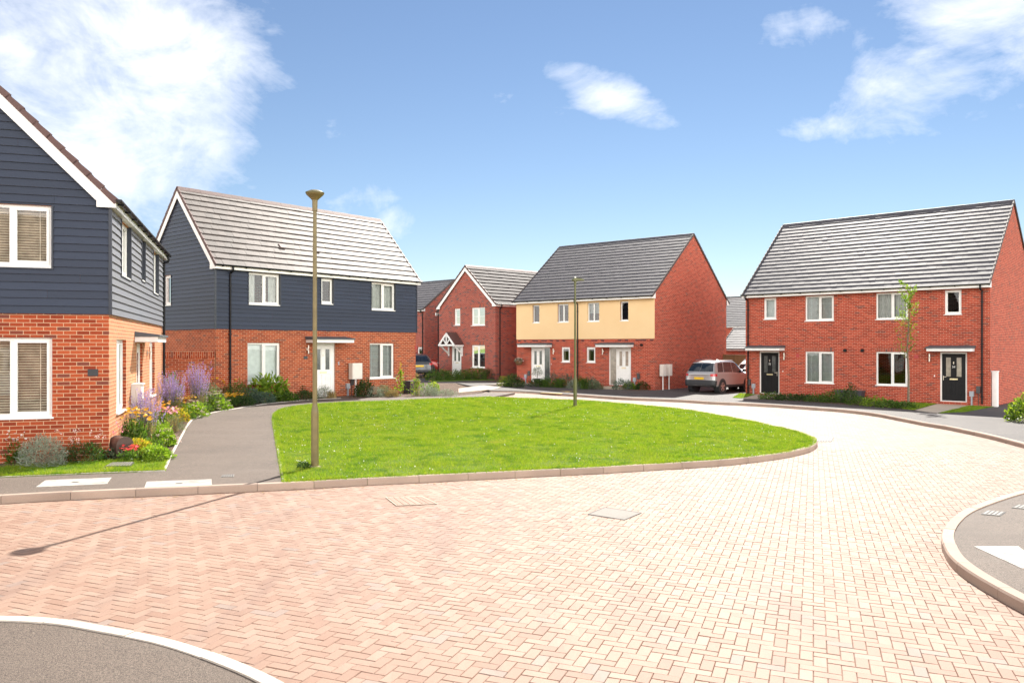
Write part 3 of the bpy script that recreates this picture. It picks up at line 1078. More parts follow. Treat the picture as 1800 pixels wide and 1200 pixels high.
# 2: the same house type turned to face the green
h = House('detached_house', 'slate grey boarded house over red brick behind the tall lamp post', -10.618, 28.145, .879, .263,
          9.78, 5.15, 4.90, 8.22, .2, .12, brickm='brick_orange', tile='tile_brown', verge='verge_brown')
ups = [(1.29, 2.64, 3.70, 4.87), (4.55, 5.15, 3.85, 4.87), (7.16, 8.52, 3.70, 4.87)]
h.window('front', *ups[0], fill='sides', front=.03); h.window('front', *ups[1], mull=0, sash=(0,), fill='none', front=.03); h.window('front', *ups[2], fill='curtain', front=.03)
h.window('front', 1.27, 2.68, .74, 2.26, fill='roller'); h.window('front', 7.10, 8.50, .74, 2.26, fill='blind')
gw = (3.17, 3.78, 3.72, 4.87)
h.window('left', *gw, mull=0, sash=(0,), fill='none', front=.03)
h.finish(gauge=.31, barge=True, vents=((3.1, 1.25), (4.75, 1.25)))
CL = 2.75
h.cladding('front', -.03, 9.81, CL, ups)
h.cladding('left', -.03, 5.18, CL, [gw], gable=True)
h.trim('left', -.055, 0.0, CL - .01, 4.88); h.trim('front', 9.78, 9.835, CL - .01, 4.88)
h.cladding('right', -.03, 5.18, CL, [], gable=True)
h.door('front', 4.17, 5.28, .08, 2.25, M['white_paint'], M['frosted'], handle='left')
h.canopy('front', 3.85, 5.75, 2.27)
h.downpipe('front', .53)
h.wall_lamp('front', 3.9, 1.86)
h.plate('name_plaque', 'front', 3.74, 3.92, 1.62, 1.74, M['plaque'])
h.plate('door_bell', 'front', 5.42, 5.47, 1.36, 1.5, M['grey_box'], .02)
h.cable_boxes('front', 5.88, 1)
h.plate('alarm_box', 'front', 9.72, 9.79, 1.98, 2.16, M['red_plate'], .05)
H2 = h
# brick garden wall running from its near corner
gw_ = empty('garden_wall', (-10.618 - .02, 28.145 + .02, .2), math.pi + .10, 'red brick garden wall with an upright brick coping between the two boarded houses', 'garden wall')
mb = MB()
mb.box(0, 2.15, -.115, .115, -.2, 1.78)
mb.build('wall', M['brick_orange'], gw_)
mb = MB()
for q in ((-.118,), (.118,)):
    y = q[0]
    a = [(0, 1.78), (2.15, 1.78), (2.15, 2.0), (0, 2.0)]
    mb.face([(p[0], y, p[1]) for p in a], uv=[(p[1] - 1.775, p[0]) for p in a])
mb.face([(0, -.118, 2.0), (2.15, -.118, 2.0), (2.15, .118, 2.0), (0, .118, 2.0)], uv=[(.01, 0), (.01, 2.15), (.21, 2.15), (.21, 0)])
mb.face([(2.15, -.118, 1.78), (2.15, .118, 1.78), (2.15, .118, 2), (2.15, -.118, 2)])
mb.build('coping', M['brick_orange'], gw_)
mb = MB(); mb.box(2.152, 2.42, -.17, .17, -.2, 1.93); mb.build('pier', M['brick_orange'], gw_)

# 3: far brick house with the gable porch
t3 = -.80
px, py = -1.07, 50.6
h = House('detached_house', 'far dark red brick house with a white bargeboarded gable and a little gabled porch', px, py, t3 + math.pi / 2, .26,
          8.5, 5.75, 4.70, 7.60, .18, .12, brickm='brick_dark', tile='tile_matt', verge='verge_brown')
# along the gable: y = distance from the near right corner
up = [(3.5, 4.12, 3.55, 4.68), (1.0, 2.34, 3.5, 4.68)]
h.window('left', *up[0], mull=0, sash=(0,), fill='sides', bars=True); h.window('left', *up[1], fill='warm', bars=True)
h.window('left', 1.0, 2.34, .72, 2.2, fill='warm')
h.finish(gauge=.36, barge=True, th=.055)
dr_br = brick('soldier_red', [(0.33, 0.07, 0.04), (0.40, 0.09, 0.05)], (0.40, 0.26, 0.2), .1)
for (a0, a1, z) in ((3.45, 4.17, 4.68), (.95, 2.39, 4.68), (.95, 2.39, 2.2)): h.soldier('left', a0, a1, z + .005, z + .22, dr_br)
h.door('left', 3.38, 4.42, .0, 2.2, M['white_paint'], M['frosted'])
h.downpipe('front', .35)
h.plate('name_plaque', 'left', 2.85, 2.97, 1.5, 1.62, M['plaque'])
H3 = h
# gabled porch hood: tiled, white truss
pw0, pw1, pz, pr, pd = 3.1, 4.75, 2.22, 3.02, .85
pc = (pw0 + pw1) / 2
pm = MB()
for y0 in (pw0, pw1):
    pts = [(-.002, y0, pz), (-pd, y0, pz), (-pd, pc, pr), (-.002, pc, pr)]
    pm.face(pts); pm.face([(a, b, c + .06) for a, b, c in pts])
    pm.face([(-pd, y0, pz), (-pd, y0, pz + .06), (-pd, pc, pr + .06), (-pd, pc, pr)])
    pm.face([(-pd, y0, pz), (-pd, y0, pz + .06), (-.002, y0, pz + .06), (-.002, y0, pz)])
porch = pm.build('porch_roof', M['verge_brown'], h.root)
tm = MB()
X0, X1 = -pd - .03, -pd + .03
for (ya, za, yb, zb_, w) in ((pw0, pz - .05, pc, pr - .05, .13), (pw1, pz - .05, pc, pr - .05, .13), (pw0 + .1, pz - .02, pw1 - .1, pz - .02, .11), (pc, pz, pc, pr - .06, .09), (pc, pz, pc - .34, pz + .40, .07), (pc, pz, pc + .34, pz + .40, .07)):
    d = np.array((yb - ya, zb_ - za)); d /= np.linalg.norm(d); n = np.array((-d[1], d[0])) * w / 2
    tm.prism([(ya - n[0], za - n[1]), (yb - n[0], zb_ - n[1]), (yb + n[0], zb_ + n[1]), (ya + n[0], za + n[1])], 0, X0, X1)
for y in (pw0 + .12, pw1 - .12):
    tm.prism([(-.02, pz - .75), (-.10, pz - .75), (-.10, pz), (-.02, pz)], 1, y - .04, y + .04)
    tm.prism([(-.10, pz - .65), (-.10, pz - .52), (-pd + .1, pz - .04), (-pd + .02, pz - .08)], 1, y - .035, y + .035)
tm.box(-pd, -.01, pw0, pw0 + .08, pz - .1, pz - .01); tm.box(-pd, -.01, pw1 - .08, pw1, pz - .1, pz - .01)
tm.build('porch_truss', M['white_paint'], porch)
# its lower side wing on the left of the gable (set back)
wm = MB()
wm.box(.9, 7.5, 5.76, 6.75, -.25, 4.45)
wm.build('side_wing', M['brick_dark'], h.root)
wm = MB()
cw = [(.7, 7.0, 4.5), (7.6, 7.0, 4.5), (7.6, 3.0, 7.4), (.7, 3.0, 7.4)]
for k in range(10):
    f0, f1 = k / 10, (k + 1) / 10 + .01
    L0 = [tuple(np.array(cw[i]) * (1 - f0) + np.array(cw[3 - i]) * f0) for i in (0, 1)]
    L1 = [tuple(np.array(cw[i]) * (1 - f1) + np.array(cw[3 - i]) * f1) for i in (0, 1)]
    wm.face([L0[0][:2] + (L0[0][2] + .10,), L0[1][:2] + (L0[1][2] + .10,), L1[1][:2] + (L1[1][2] + .06,), L1[0][:2] + (L1[0][2] + .06,)])
    wm.face([L0[0][:2] + (L0[0][2] + .10,), L0[1][:2] + (L0[1][2] + .10,), L0[1][:2] + (L0[1][2] + .05,), L0[0][:2] + (L0[0][2] + .05,)])
wm.build('wing_roof', M['tile_grey'], h.root)
wm = MB(); wm.box(.68, 7.6, 6.95, 7.03, 4.3, 4.5); wm.build('wing_fascia', M['upvc'], h.root)
wm = MB(); wm.tube([(.80, 6.85, 4.4), (.80, 6.85, 0)], .036, 8); wm.build('downpipe', M['black_plastic'], h.root)

# 4: semi-detached pair with the cream upper storey
h = House('semi_detached_house', 'pair of semi-detached homes with a cream rendered upper storey and white front doors', .292, 48.654, -.686, .085,
          9.62, 9.19, 4.895, 8.99, .33, .05, brickm='brick_red', tile='tile_grey', verge='verge_grey')
ups = [(1.27, 1.79, 3.72, 4.80), (3.15, 3.94, 3.72, 4.80), (5.27, 6.08, 3.72, 4.80), (7.47, 7.99, 3.72, 4.80)]
fl = ['none', 'none', 'halfblind', 'none']
for q, f in zip(ups, fl):
    h.window('front', *q, mull=0 if q[1] - q[0] < .6 else 1, sash=(), fill=f, rec=.06, front=0.0)
h.window('front', 3.41, 4.02, 1.37, 2.25, mull=0, sash=(0,), fill='warm', rec=.05); h.window('front', 5.19, 5.79, 1.37, 2.25, mull=0, sash=(0,), fill='warm', rec=.05)
h.finish(gauge=.325, th=.022)
rm = MB()
h.sheet(rm, 'front', -.0, h.L, 2.72, h.e + .18, ups, off=.035, dep=.10)
for a in (0, h.L):
    rm.face([h.P('front', a, 2.72, 0), h.P('front', a, 2.72, .035), h.P('front', a, h.e + .18, .035), h.P('front', a, h.e + .18, 0)])
rm.face([h.P('front', 0, 2.72, .035), h.P('front', h.L, 2.72, .035), h.P('front', h.L, 2.72, 0), h.P('front', 0, 2.72, 0)])
rm.build('render_panel', M['cream'], h.root)
db = MB()
rr = random.Random(3)
x = .1
while x < 9.4:
    if rr.random() < .5: h.fbox(db, 'front', x, x + .215, 2.60, 2.665, 0.0, .004)
    x += .225
db.build('dark_brick_course', simple('blue_black_brick', (.05, .035, .04), .8), h.root)
h.door('front', 1.10, 2.57, .12, 2.25, M['white_paint'], M['frosted'], side='right')
h.door('front', 6.69, 8.14, .12, 2.25, M['white_paint'], M['frosted_warm'], side='left', handle='left')
h.canopy('front', .55, 2.7); h.canopy('front', 6.2, 8.3)
h.vent('front', .38, 2.37); h.vent('front', 8.83, 2.37)
h.wall_lamp('front', 2.86, 1.85); h.wall_lamp('front', 6.33, 1.85)
h.plate('name_plaque', 'front', 2.78, 3.0, 1.5, 1.6, M['plaque'])
h.plate('door_bell', 'front', 2.66, 2.69, 1.2, 1.27, M['upvc'])
for a in (4.25, 4.95): h.plate('movement_plate', 'front', a, a + .17, 1.98, 2.15, M['red_plate'], .006)
h.downpipe('front', 4.60)
h.cable_boxes('front', .75, 1); h.cable_boxes('front', 8.4, 1)
H4 = h

# 5: semi-detached pair with black doors
h = House('semi_detached_house', 'pair of semi-detached red brick homes with two black front doors', 11.917, 40.041, -.746, -.083,
          10.86, 9.18, 4.915, 9.25, .33, .05, brickm='brick_red', tile='tile_grey', verge='verge_grey')
h.window('front', .98, 1.62, 3.82, 4.88, mull=0, sash=(0,), fill='roller', rec=.05)
h.window('front', 3.08, 4.44, 3.69, 4.88, fill='blind', rec=.05); h.window('front', 6.34, 7.70, 3.69, 4.88, fill='curtain', rec=.05)
h.window('front', 9.16, 9.80, 3.84, 4.88, mull=0, sash=(0,), fill='none', rec=.05)
h.window('front', 3.08, 4.44, .71, 2.22, fill='blind', rec=.05); h.window('front', 6.34, 7.68, .71, 2.22, fill='none', rec=.05)
h.finish(gauge=.325, th=.022)
for a in (3.05, 6.31): h.soldier('front', a, a + 1.42, 2.225, 2.43, dr_br)
h.door('front', .73, 1.78, .10, 2.22, M['black_door'], M['frosted'], number='32')
h.door('front', 8.97, 10.01, .10, 2.22, M['black_door'], M['frosted_warm'], handle='left', number='34')
h.canopy('front', .28, 2.05); h.canopy('front', 8.6, 10.3)
h.vent('front', 4.97, 2.28); h.vent('front', 5.75, 2.28)
h.plate('movement_plate', 'front', 2.62, 2.79, 1.93, 2.10, M['red_plate'], .006); h.plate('movement_plate', 'front', 7.94, 8.12, 1.93, 2.10, M['red_plate'], .006)
h.wall_lamp('front', 2.05, 1.83); h.wall_lamp('front', 8.57, 1.83)
h.plate('door_bell', 'front', 8.74, 8.78, 1.15, 1.23, M['upvc'], .02); h.plate('door_bell', 'front', 1.95, 1.98, 1.2, 1.28, M['upvc'], .02)
h.downpipe('front', .16); h.downpipe('front', 10.58)
h.cable_boxes('front', .45, -1); h.cable_boxes('front', 10.2, 1)
H5 = h

# behind the viewer: the house mirrored in the near house's windows
h = House('detached_house', 'red brick house behind the viewer, mirrored in the windows of the nearest house', -3.5, -8.5, math.pi, .15, 13.5, 8.5, 4.9, 8.7, .3, .06, brickm='brick_red')
h.window('front', 1.5, 2.9, .72, 2.22, fill='roller'); h.window('front', 1.5, 2.9, 3.7, 4.85, fill='roller'); h.window('front', 6.0, 7.4, .72, 2.22, fill='roller'); h.window('front', 6.0, 7.4, 3.7, 4.85, fill='roller')
h.window('front', 10.6, 12.0, .72, 2.22, fill='roller'); h.window('front', 10.6, 12.0, 3.7, 4.85, fill='roller')
h.door('front', 4.0, 5.05, .1, 2.2, M['white_paint'], M['frosted']); h.finish(gauge=.33, th=.022)

# beyond: three roofs seen in the gaps
h = House('detached_house', 'far brick house half hidden behind the boarded house and the porch house', -6.47 - 9 * math.cos(-.75), 58 - 9 * math.sin(-.75), -.75, .12,
          9.0, 5.9, 4.85, 7.45, .2, .06, brickm='brick_dark', tile='tile_grey', verge='verge_grey')
h.window('front', 8.2, 8.75, 1.15, 2.2, mull=0, sash=(0,), fill='none')
h.finish(gauge=.33, th=.022); h.downpipe('front', 8.85)
h.soldier('front', 8.2, 8.75, 2.21, 2.42, dr_br)
h = House('detached_house', 'farthest house whose dark striped roof shows above the garage roof between the two semis', 18.15, 90.45, -.75, -.3, 12, 8.4, 4.7, 8.4, .3, .06, brickm='brick_red')
h.finish(gauge=.33, th=.022)
h = House('garage', 'low garage with a striped tile roof behind the timber fence', 16.06, 60.4, -.75, -.2, 9, 4.4, 2.25, 4.1, .2, .05, cat='garage', brickm='brick_red')
h.finish(gauge=.33, th=.022)

for h in PENDING: h.walls()
# ------------------------------------------------------------------ ground, road, footways, kerbs
PAV = 0.10


def pix(lst, off): return [at(u, v, off) for u, v in lst]


def slab(name, poly, off, thick, mat, kind='structure', skirt=True):
    """flat sheet on the sloping ground with its edge faces; triangulated"""
    import mathutils.geometry as mg
    P = [tuple(p) for p in poly]
    tri = mg.tessellate_polygon([[Vector((p[0], p[1], 0)) for p in P]])
    import bmesh
    bm = bmesh.new()
    vs_ = [bm.verts.new((p[0], p[1], 0)) for p in P]
    for t in tri:
        a = [P[i] for i in t]
        if abs((a[1][0] - a[0][0]) * (a[2][1] - a[0][1]) - (a[1][1] - a[0][1]) * (a[2][0] - a[0][0])) < 1e-7: continue
        try: bm.faces.new([vs_[i] for i in t])
        except ValueError: pass
    for _ in range(4):   # fine enough to follow the ground
        ed = [e for e in bm.edges if e.calc_length() > 2.2 and max(e.verts[0].co.y, e.verts[1].co.y) < 75 and len(e.link_faces) > 0]
        if not ed: break
        bmesh.ops.subdivide_edges(bm, edges=ed, cuts=1)
        bmesh.ops.triangulate(bm, faces=[f for f in bm.faces if len(f.verts) > 3])
    rim = [e for e in bm.edges if len(e.link_faces) == 1]
    for v in bm.verts: v.co.z = gz(v.co.x, v.co.y) + off
    bmesh.ops.recalc_face_normals(bm, faces=bm.faces)
    if sum(f.normal.z for f in bm.faces) < 0: bmesh.ops.reverse_faces(bm, faces=bm.faces)
    if skirt:
        ret = bmesh.ops.extrude_edge_only(bm, edges=rim)
        for g in ret['geom']:
            if isinstance(g, bmesh.types.BMVert): g.co.z -= thick
    me = bpy.data.meshes.new(name)
    bm.to_mesh(me); bm.free()
    o = link_mesh(name, me, mat)
    return tag(o, kind=kind)


# far ground in strips so that it follows the fall of the site
gm = MB()
xs = [-400, -25, 40, 400]
for i in range(3):
    a, b = xs[i], xs[i + 1]
    gm.face([(a, -40, gz(a) - .06), (b, -40, gz(b) - .06), (b, 900, gz(b) - .06), (a, 900, gz(a) - .06)])
tag(gm.build('ground', M['turf']), kind='structure')

# island kerb line (outer top edge), from off the left edge round the tip of the green and back behind it
K_FRONT = [(-420, 898), (-200, 884), (0, 872.7), (94, 867.4), (213, 862), (325, 857.3), (432, 852.7), (520, 848.7), (630, 842.5), (724, 838), (899, 829.5), (1050, 822.5),
           (1127, 818), (1254, 810.5), (1310, 805.5), (1362, 799), (1402, 792), (1428, 784), (1436, 775.5), (1428, 767.5), (1404, 759.5), (1380, 753)]
K_BACK = [(1300, 736), (1200, 719.5), (1100, 709.5), (1000, 702.8), (900, 699), (862, 697.8)]
kf = spline(pix(K_FRONT, PAV), 8)
kb = spline([kf[-1]] + pix(K_BACK, PAV), 6)[1:]
GRASS_L = [(496, 847.5), (491, 820), (486, 790), (480.5, 757), (478, 738), (481, 727), (493, 719.5), (516, 714.5), (560, 710), (640, 706), (740, 702.3), (862, 697.8)]
gl_line = spline(pix(GRASS_L, PAV), 8)
P_LEFT = [(290, 828), (304, 798), (329, 750), (340, 737), (356, 730), (380, 724), (416, 718), (440, 714), (480, 708.5), (560, 701.8), (640, 699.2), (720, 697), (806, 695.3)]
pl_line = [at(290, 828, PAV), at(304, 798, PAV)] + spline(pix(P_LEFT[2:], PAV), 6)
STRIP = [(-420, 866), (-200, 851), (0, 839), (158, 832.5)]
st_line = pix(STRIP, PAV)


def nearest(line, p):
    return min(range(len(line)), key=lambda i: (line[i][0] - p[0]) ** 2 + (line[i][1] - p[1]) ** 2)


i0 = nearest(kf, gl_line[0])
foot_poly = kf[:i0 + 1] + gl_line + [at(905, 690, PAV)] + [at(860, 689, PAV)] + pl_line[::-1] + st_line[::-1]
slab('footway', foot_poly, PAV, .2, M['tarmac'])
green_poly = kf[i0:] + kb[:-1] + gl_line[::-1]
slab('green', green_poly, PAV + .005, .2, M['turf'])
bed_poly = st_line + pl_line + [at(850, 688.5, PAV), (-3.2, 44.5), (-9.0, 44.5), (-16, 38), (-34, 30), (-34, 10)]
slab('garden_soil', bed_poly, PAV - .012, .2, M['soil'])
K_FAR = [(862, 686.2), (925, 687.6), (1000, 692.6), (1060, 696.6), (1100, 699), (1198, 703), (1244, 706), (1301, 708.5), (1360, 711.5), (1420, 715.6), (1480, 720), (1536, 726.5), (1583, 735), (1625, 743), (1667, 750), (1733, 763.5), (1800, 780.5), (1900, 808), (2050, 862)]
kfar = spline(pix(K_FAR, PAV), 6)
far_poly = kfar + [(60, 20), (90, 60), (90, 110), (-40, 110), (-40, 50), (-9.1, 44.6), (-3.1, 44.6)]
slab('far_footway', far_poly, PAV, .2, M['tarmac_dark'])
K_RIGHT = [(2100, 800), (1950, 826), (1800, 862), (1740, 879.5), (1695, 897), (1668, 917), (1657, 938), (1659.5, 957), (1672, 979), (1700, 1002), (1745, 1029), (1800, 1058), (1900, 1103), (2100, 1180)]
kr = spline(pix(K_RIGHT, PAV), 8)
slab('right_footway', kr + [(14, 3), (24, 8)], PAV, .2, M['tarmac'])
K_NEAR = [(-520, 1105), (-200, 1086), (0, 1083), (105, 1088), (175, 1099), (297, 1123), (409, 1160), (497, 1200), (590, 1260), (680, 1340)]
kn = spline(pix(K_NEAR, .03), 8)
slab('near_footway', kn + [(-1.0, 1.3), (6, 1.2), (14, 3), (24, -30), (-40, -30), (-40, 2)], .024, .15, M['tarmac'])


def kerb(name, line, side, top, w=.125, face=.012, step=.915, mat=None, h=.14):
    """row of kerb stones; side=+1 when the footway lies to the left of the line's direction"""
    P, s = resample(line, .15)
    d = np.gradient(P, axis=0)
    d /= np.linalg.norm(d, axis=1)[:, None] + 1e-9
    nrm = np.c_[-d[:, 1], d[:, 0]] * side
    mb = MB()
    rr = random.Random(len(line))
    per = max(1, int(round(step / .15)))
    prof = [(-face, top - h), (-face, top - .018), (-face + .014, top + .004), (w, top + .004), (w, top - h)]
    i = 0
    while i < len(P) - 1:
        j = min(i + per, len(P) - 1)
        dz = rr.uniform(-.003, .003)
        dn = rr.uniform(-.003, .003)
        idx = list(range(i, j + 1))
        rings = []
        for k in idx:
            q = P[k].copy()
            if k == i: q = q + d[k] * .004
            if k == j: q = q - d[k] * .004
            rings.append([(q[0] + nrm[k][0] * (o + dn), q[1] + nrm[k][1] * (o + dn), gz(q[0], q[1]) + z + dz) for o, z in prof])
        b = len(mb.v)
        for r in rings: mb.v += r
        m = len(prof)
        for a in range(len(rings) - 1):
            for c in range(m - 1):
                f = (b + a * m + c, b + (a + 1) * m + c, b + (a + 1) * m + c + 1, b + a * m + c + 1)
                mb.f.append(f); mb.uv.append([(0, 0)] * 4); mb.mi.append(0)
        for a in (0, len(rings) - 1):
            f = tuple(b + a * m + c for c in range(m))
            mb.f.append(f); mb.uv.append([(0, 0)] * m); mb.mi.append(0)
        i = j
    return tag(mb.build(name, mat or M['kerb']), kind='structure')


kerb('kerb', kf, 1, PAV + .01)
kerb('kerb', kb, 1, PAV - .005, h=.1)
kerb('kerb', kfar[12:], 1, PAV + .01)
kerb('kerb', kfar[:13], 1, PAV - .03, w=.11)
kerb('kerb', kr, 1, PAV + .01)
kerb('kerb', kn, -1, .034, w=.11, h=.1, mat=M['edging'])
kerb('path_edging', pl_line[:48], 1, PAV + .012, w=.05, face=0, step=.9, mat=M['edging'])
kerb('path_edging', gl_line[:60], -1, PAV + .008, w=.05, face=0, step=.9, mat=M['edging'])
kerb('path_edging', st_line[1:] + [pl_line[0]], 1, PAV + .012, w=.05, face=0, step=.9, mat=M['edging'])

# ---- block paving: every block a real block in a herringbone bond
slab('road', [(-24, 1.2), (16, 1.2), (40, 20), (40, 40), (16, 48), (-14, 48), (-24, 30)], -.012, .1, M['joint'])


def paving():
    ang = math.radians(90 - 21)
    A = np.array((math.cos(ang), math.sin(ang))); B = np.array((-A[1], A[0]))
    u = .1
    N = 420
    ii, jj = np.meshgrid(np.arange(-N, N), np.arange(-N // 2, N // 2), indexing='ij')
    ox, oy = (ii - 2 * jj).ravel() * u, (ii + 2 * jj).ravel() * u
    ox = np.r_[ox, ox + 2 * u]; oy = np.r_[oy, oy - u]
    m = len(ox) // 2
    w = np.r_[np.full(m, 2 * u), np.full(m, u)]; hh = np.r_[np.full(m, u), np.full(m, 2 * u)]
    c0 = np.array((2.0, 20.0))
    cx, cy = ox + w / 2, oy + hh / 2
    X = c0[0] + cx * A[0] + cy * B[0]; Y = c0[1] + cx * A[1] + cy * B[1]
    keep = (Y > 2.6) & (Y < 46) & (np.abs(X) < .80 * Y + 2.5) & (X > -15) & (X < 32)
    def deep(poly, m=.17):
        r = inside(X, Y, poly)
        for dx, dy in ((m, 0), (-m, 0), (0, m), (0, -m)): r &= inside(X + dx, Y + dy, poly)
        return r
    for poly in (far_poly, [p for p in kr] + [(14, 3), (24, 8)], kn + [(-1.0, 1.3), (-14, 1.5)]):
        keep &= ~deep(poly)
    allp = np.zeros_like(keep)
    for poly in (foot_poly, green_poly, bed_poly): allp |= deep(poly)
    keep &= ~allp
    ox, oy, w, hh, X, Y = [q[keep] for q in (ox, oy, w, hh, X, Y)]
    rg = np.random.default_rng(4)
    n = len(ox)
    near = Y < 19

    def corners(g, z, sel):
        a0, a1, b0, b1 = ox[sel] + g, ox[sel] + w[sel] - g, oy[sel] + g, oy[sel] + hh[sel] - g
        out = np.empty((sel.sum(), 4, 3))
        for k, (a, b) in enumerate(((a0, b0), (a1, b0), (a1, b1), (a0, b1))):
            out[:, k, 0] = c0[0] + a * A[0] + b * B[0]
            out[:, k, 1] = c0[1] + a * A[1] + b * B[1]
            out[:, k, 2] = gz(out[:, k, 0], out[:, k, 1])
        out[:, :, 2] += z
        return out
    jit = rg.normal(0, .0009, n)
    tilt = rg.normal(0, .0011, (n, 4))
    top = corners(.0058, 0, near); top[:, :, 2] += jit[near][:, None] + tilt[near]
    low = corners(.0014, -.0045, near)
    V = np.concatenate([top, low], 1).reshape(-1, 3)
    k = near.sum()
    base = (np.arange(k) * 8)[:, None]
    quads = [(0, 1, 2, 3), (4, 5, 1, 0), (5, 6, 2, 1), (6, 7, 3, 2), (7, 4, 0, 3)]
    Fq = np.concatenate([base + np.array(q)[None, :] for q in quads], 0)
    tag(indexed_mesh('road', V, Fq, M['block']), kind='structure')
    ft = corners(.0035, 0, ~near); ft[:, :, 2] += jit[~near][:, None]
    tag(quads_mesh('road', ft, M['block']), kind='structure')
    print('blocks', n)


paving()

# ---- covers, grates, tactile slab
LIFT = .004


def edge_tufts(line, dist, n, seed):
    rg = np.random.default_rng(seed)
    P, s = resample(line, .02)
    d = np.gradient(P, axis=0); d /= np.linalg.norm(d, axis=1)[:, None] + 1e-9
    nr = np.c_[-d[:, 1], d[:, 0]]
    i = rg.integers(0, len(P), n)
    keep = rg.random(n) < .35 + .65 * (np.sin(s[i] * 2.3) * np.sin(s[i] * .7 + 1) * .5 + .5)
    i = i[keep]; n = len(i)
    q = P[i] + nr[i] * (dist + rg.normal(0, .018, n))[:, None]
    a = rg.uniform(0, 6.28, n); w = rg.uniform(.003, .007, n); h = rg.uniform(.03, .085, n)
    out = -nr[i] * np.sign(dist) * rg.uniform(-.02, .075, n)[:, None]
    z = gz(q[:, 0], q[:, 1]) + PAV
    V = np.empty((n, 3, 3))
    V[:, 0] = np.c_[q[:, 0] - np.cos(a) * w, q[:, 1] - np.sin(a) * w, z]; V[:, 1] = np.c_[q[:, 0] + np.cos(a) * w, q[:, 1] + np.sin(a) * w, z]
    V[:, 2] = np.c_[q + out + rg.normal(0, .02, (n, 2)), z + h]
    return V


ET = np.concatenate([edge_tufts(kf[i0:], .15, 9000, 1), edge_tufts(gl_line, -.075, 9000, 2), edge_tufts(st_line[1:] + [pl_line[0]], .07, 4000, 3)])
tag(quads_mesh('grass', ET, M['grass']), 'ragged grass tufts leaning over the kerb and edgings', 'grass', kind='stuff')


def cover(name, label, cat, px4, off, mat, thick=.006, group=None):
    pts = pix(px4, off)
    c = np.mean(pts, 0)
    root = empty(name, (c[0], c[1], gz(c[0], c[1]) + off), 0, label, cat, group)
    mb = MB()
    L = [(p[0] - c[0], p[1] - c[1]) for p in pts]
    Z = lambda p: -.0115 * p[0]
    s = sum(L[i][0] * L[(i + 1) % 4][1] - L[(i + 1) % 4][0] * L[i][1] for i in range(4))
    if s < 0: L = L[::-1]
    mb.face([(p[0], p[1], Z(p) + thick) for p in L])
    for i in range(4):
        p, q = L[i], L[(i + 1) % 4]
        mb.face([(p[0], p[1], Z(p) - .01), (q[0], q[1], Z(q) - .01), (q[0], q[1], Z(q) + thick), (p[0], p[1], Z(p) + thick)])
    mb.build('lid', mat, root)
    return root, L


def frame_of(root, L, mat, w=.05, z=.008, grow=1.0):
    mb = MB()
    c = (0, 0)
    P = [np.array(p) for p in L]
    O = [p * grow for p in P]
    I = [p - p / np.linalg.norm(p) * w for p in O]
    for i in range(4):
        j = (i + 1) % 4
        a = [O[i], O[j], I[j], I[i]]
        mb.face([(q[0], q[1], -.0115 * q[0] + z) for q in a])
    mb.build('frame', mat, root)


def bars_of(root, L, mat, n, z, frac=.5, name='grate_bars', cross=0):
    """raised bars running from side 0-1 to side 3-2"""
    mb = MB()
    P = [np.array(p) * .93 for p in L]
    for k in range(n):
        t0, t1 = (k + .5 - frac / 2) / n, (k + .5 + frac / 2) / n
        q = [P[0] * (1 - t0) + P[1] * t0, P[0] * (1 - t1) + P[1] * t1, P[3] * (1 - t1) + P[2] * t1, P[3] * (1 - t0) + P[2] * t0]
        mb.face([(a[0], a[1], -.0115 * a[0] + z) for a in q])
        for i in range(4):
            a, b = q[i], q[(i + 1) % 4]
            mb.face([(a[0], a[1], -.0115 * a[0] + z - .006), (b[0], b[1], -.0115 * b[0] + z - .006), (b[0], b[1], -.0115 * b[0] + z), (a[0], a[1], -.0115 * a[0] + z)])
    mb.build(name, mat, root)


def lift_hole(root, x, y):
    mb = MB(); mb.box(x - .05, x + .05, y - .03, y + .03, .006, .009); mb.build('lifting_key', M['iron'], root)


r, L = cover('access_cover', 'long pale concrete cover in the tarmac below the silver shrub', 'access cover', [(63, 856), (188, 850.5), (196, 839.3), (80, 844)], PAV, M['white_conc'], group='pale covers in the footways')
lift_hole(r, 0, 0)
r, L = cover('access_cover', 'long pale concrete cover in the tarmac at the foot of the path, against the kerb', 'access cover', [(253, 858.5), (372, 853), (372, 842), (258, 846.5)], PAV, M['white_conc'], group='pale covers in the footways')
lift_hole(r, 0, 0)
cover('access_cover', 'pale concrete cover in the tarmac at the right edge of the picture', 'access cover', [(1711, 960), (1796, 999), (1840, 996), (1790, 960)], PAV, M['white_conc'], group='pale covers in the footways')
r, L = cover('stop_tap_cover', 'small grey metal cover in the tarmac path', 'access cover', [(388, 838.5), (411, 838), (412, 833.5), (392, 834)], PAV, M['steel_cover'])
bars_of(r, L, M['iron'], 5, .009, .4, 'ribs')
for (q, lab) in (([(1724, 904), (1758, 907), (1768, 900), (1735, 897)], 'iron cover in the tarmac behind the curved kerb, nearer the kerb'),
                 ([(1778, 892.5), (1812, 896), (1822, 889), (1789, 887)], 'iron cover in the tarmac behind the curved kerb, cut by the picture edge')):
    r, L = cover('service_cover', lab, 'access cover', q, PAV, M['iron'], group='iron covers by the curved kerb')
    bars_of(r, L, M['steel_cover'], 4, .011, .55, 'ribs')
r, L = cover('road_gully', 'iron gully grate in the paving at the tip of the green', 'gully', [(1432, 776), (1462, 776), (1466, 768.5), (1437, 768.5)], .002, M['iron'])
bars_of(r, L, M['steel_cover'], 6, .012, .5)
r, L = cover('drain_grate', 'slotted drain grate in the grass strip beneath the red flowers', 'drain grate', [(183, 821.5), (230, 820.5), (236, 813.5), (196, 814.5)], PAV + .012, M['iron'], .02)
bars_of(r, L, M['steel_cover'], 9, .032, .5)
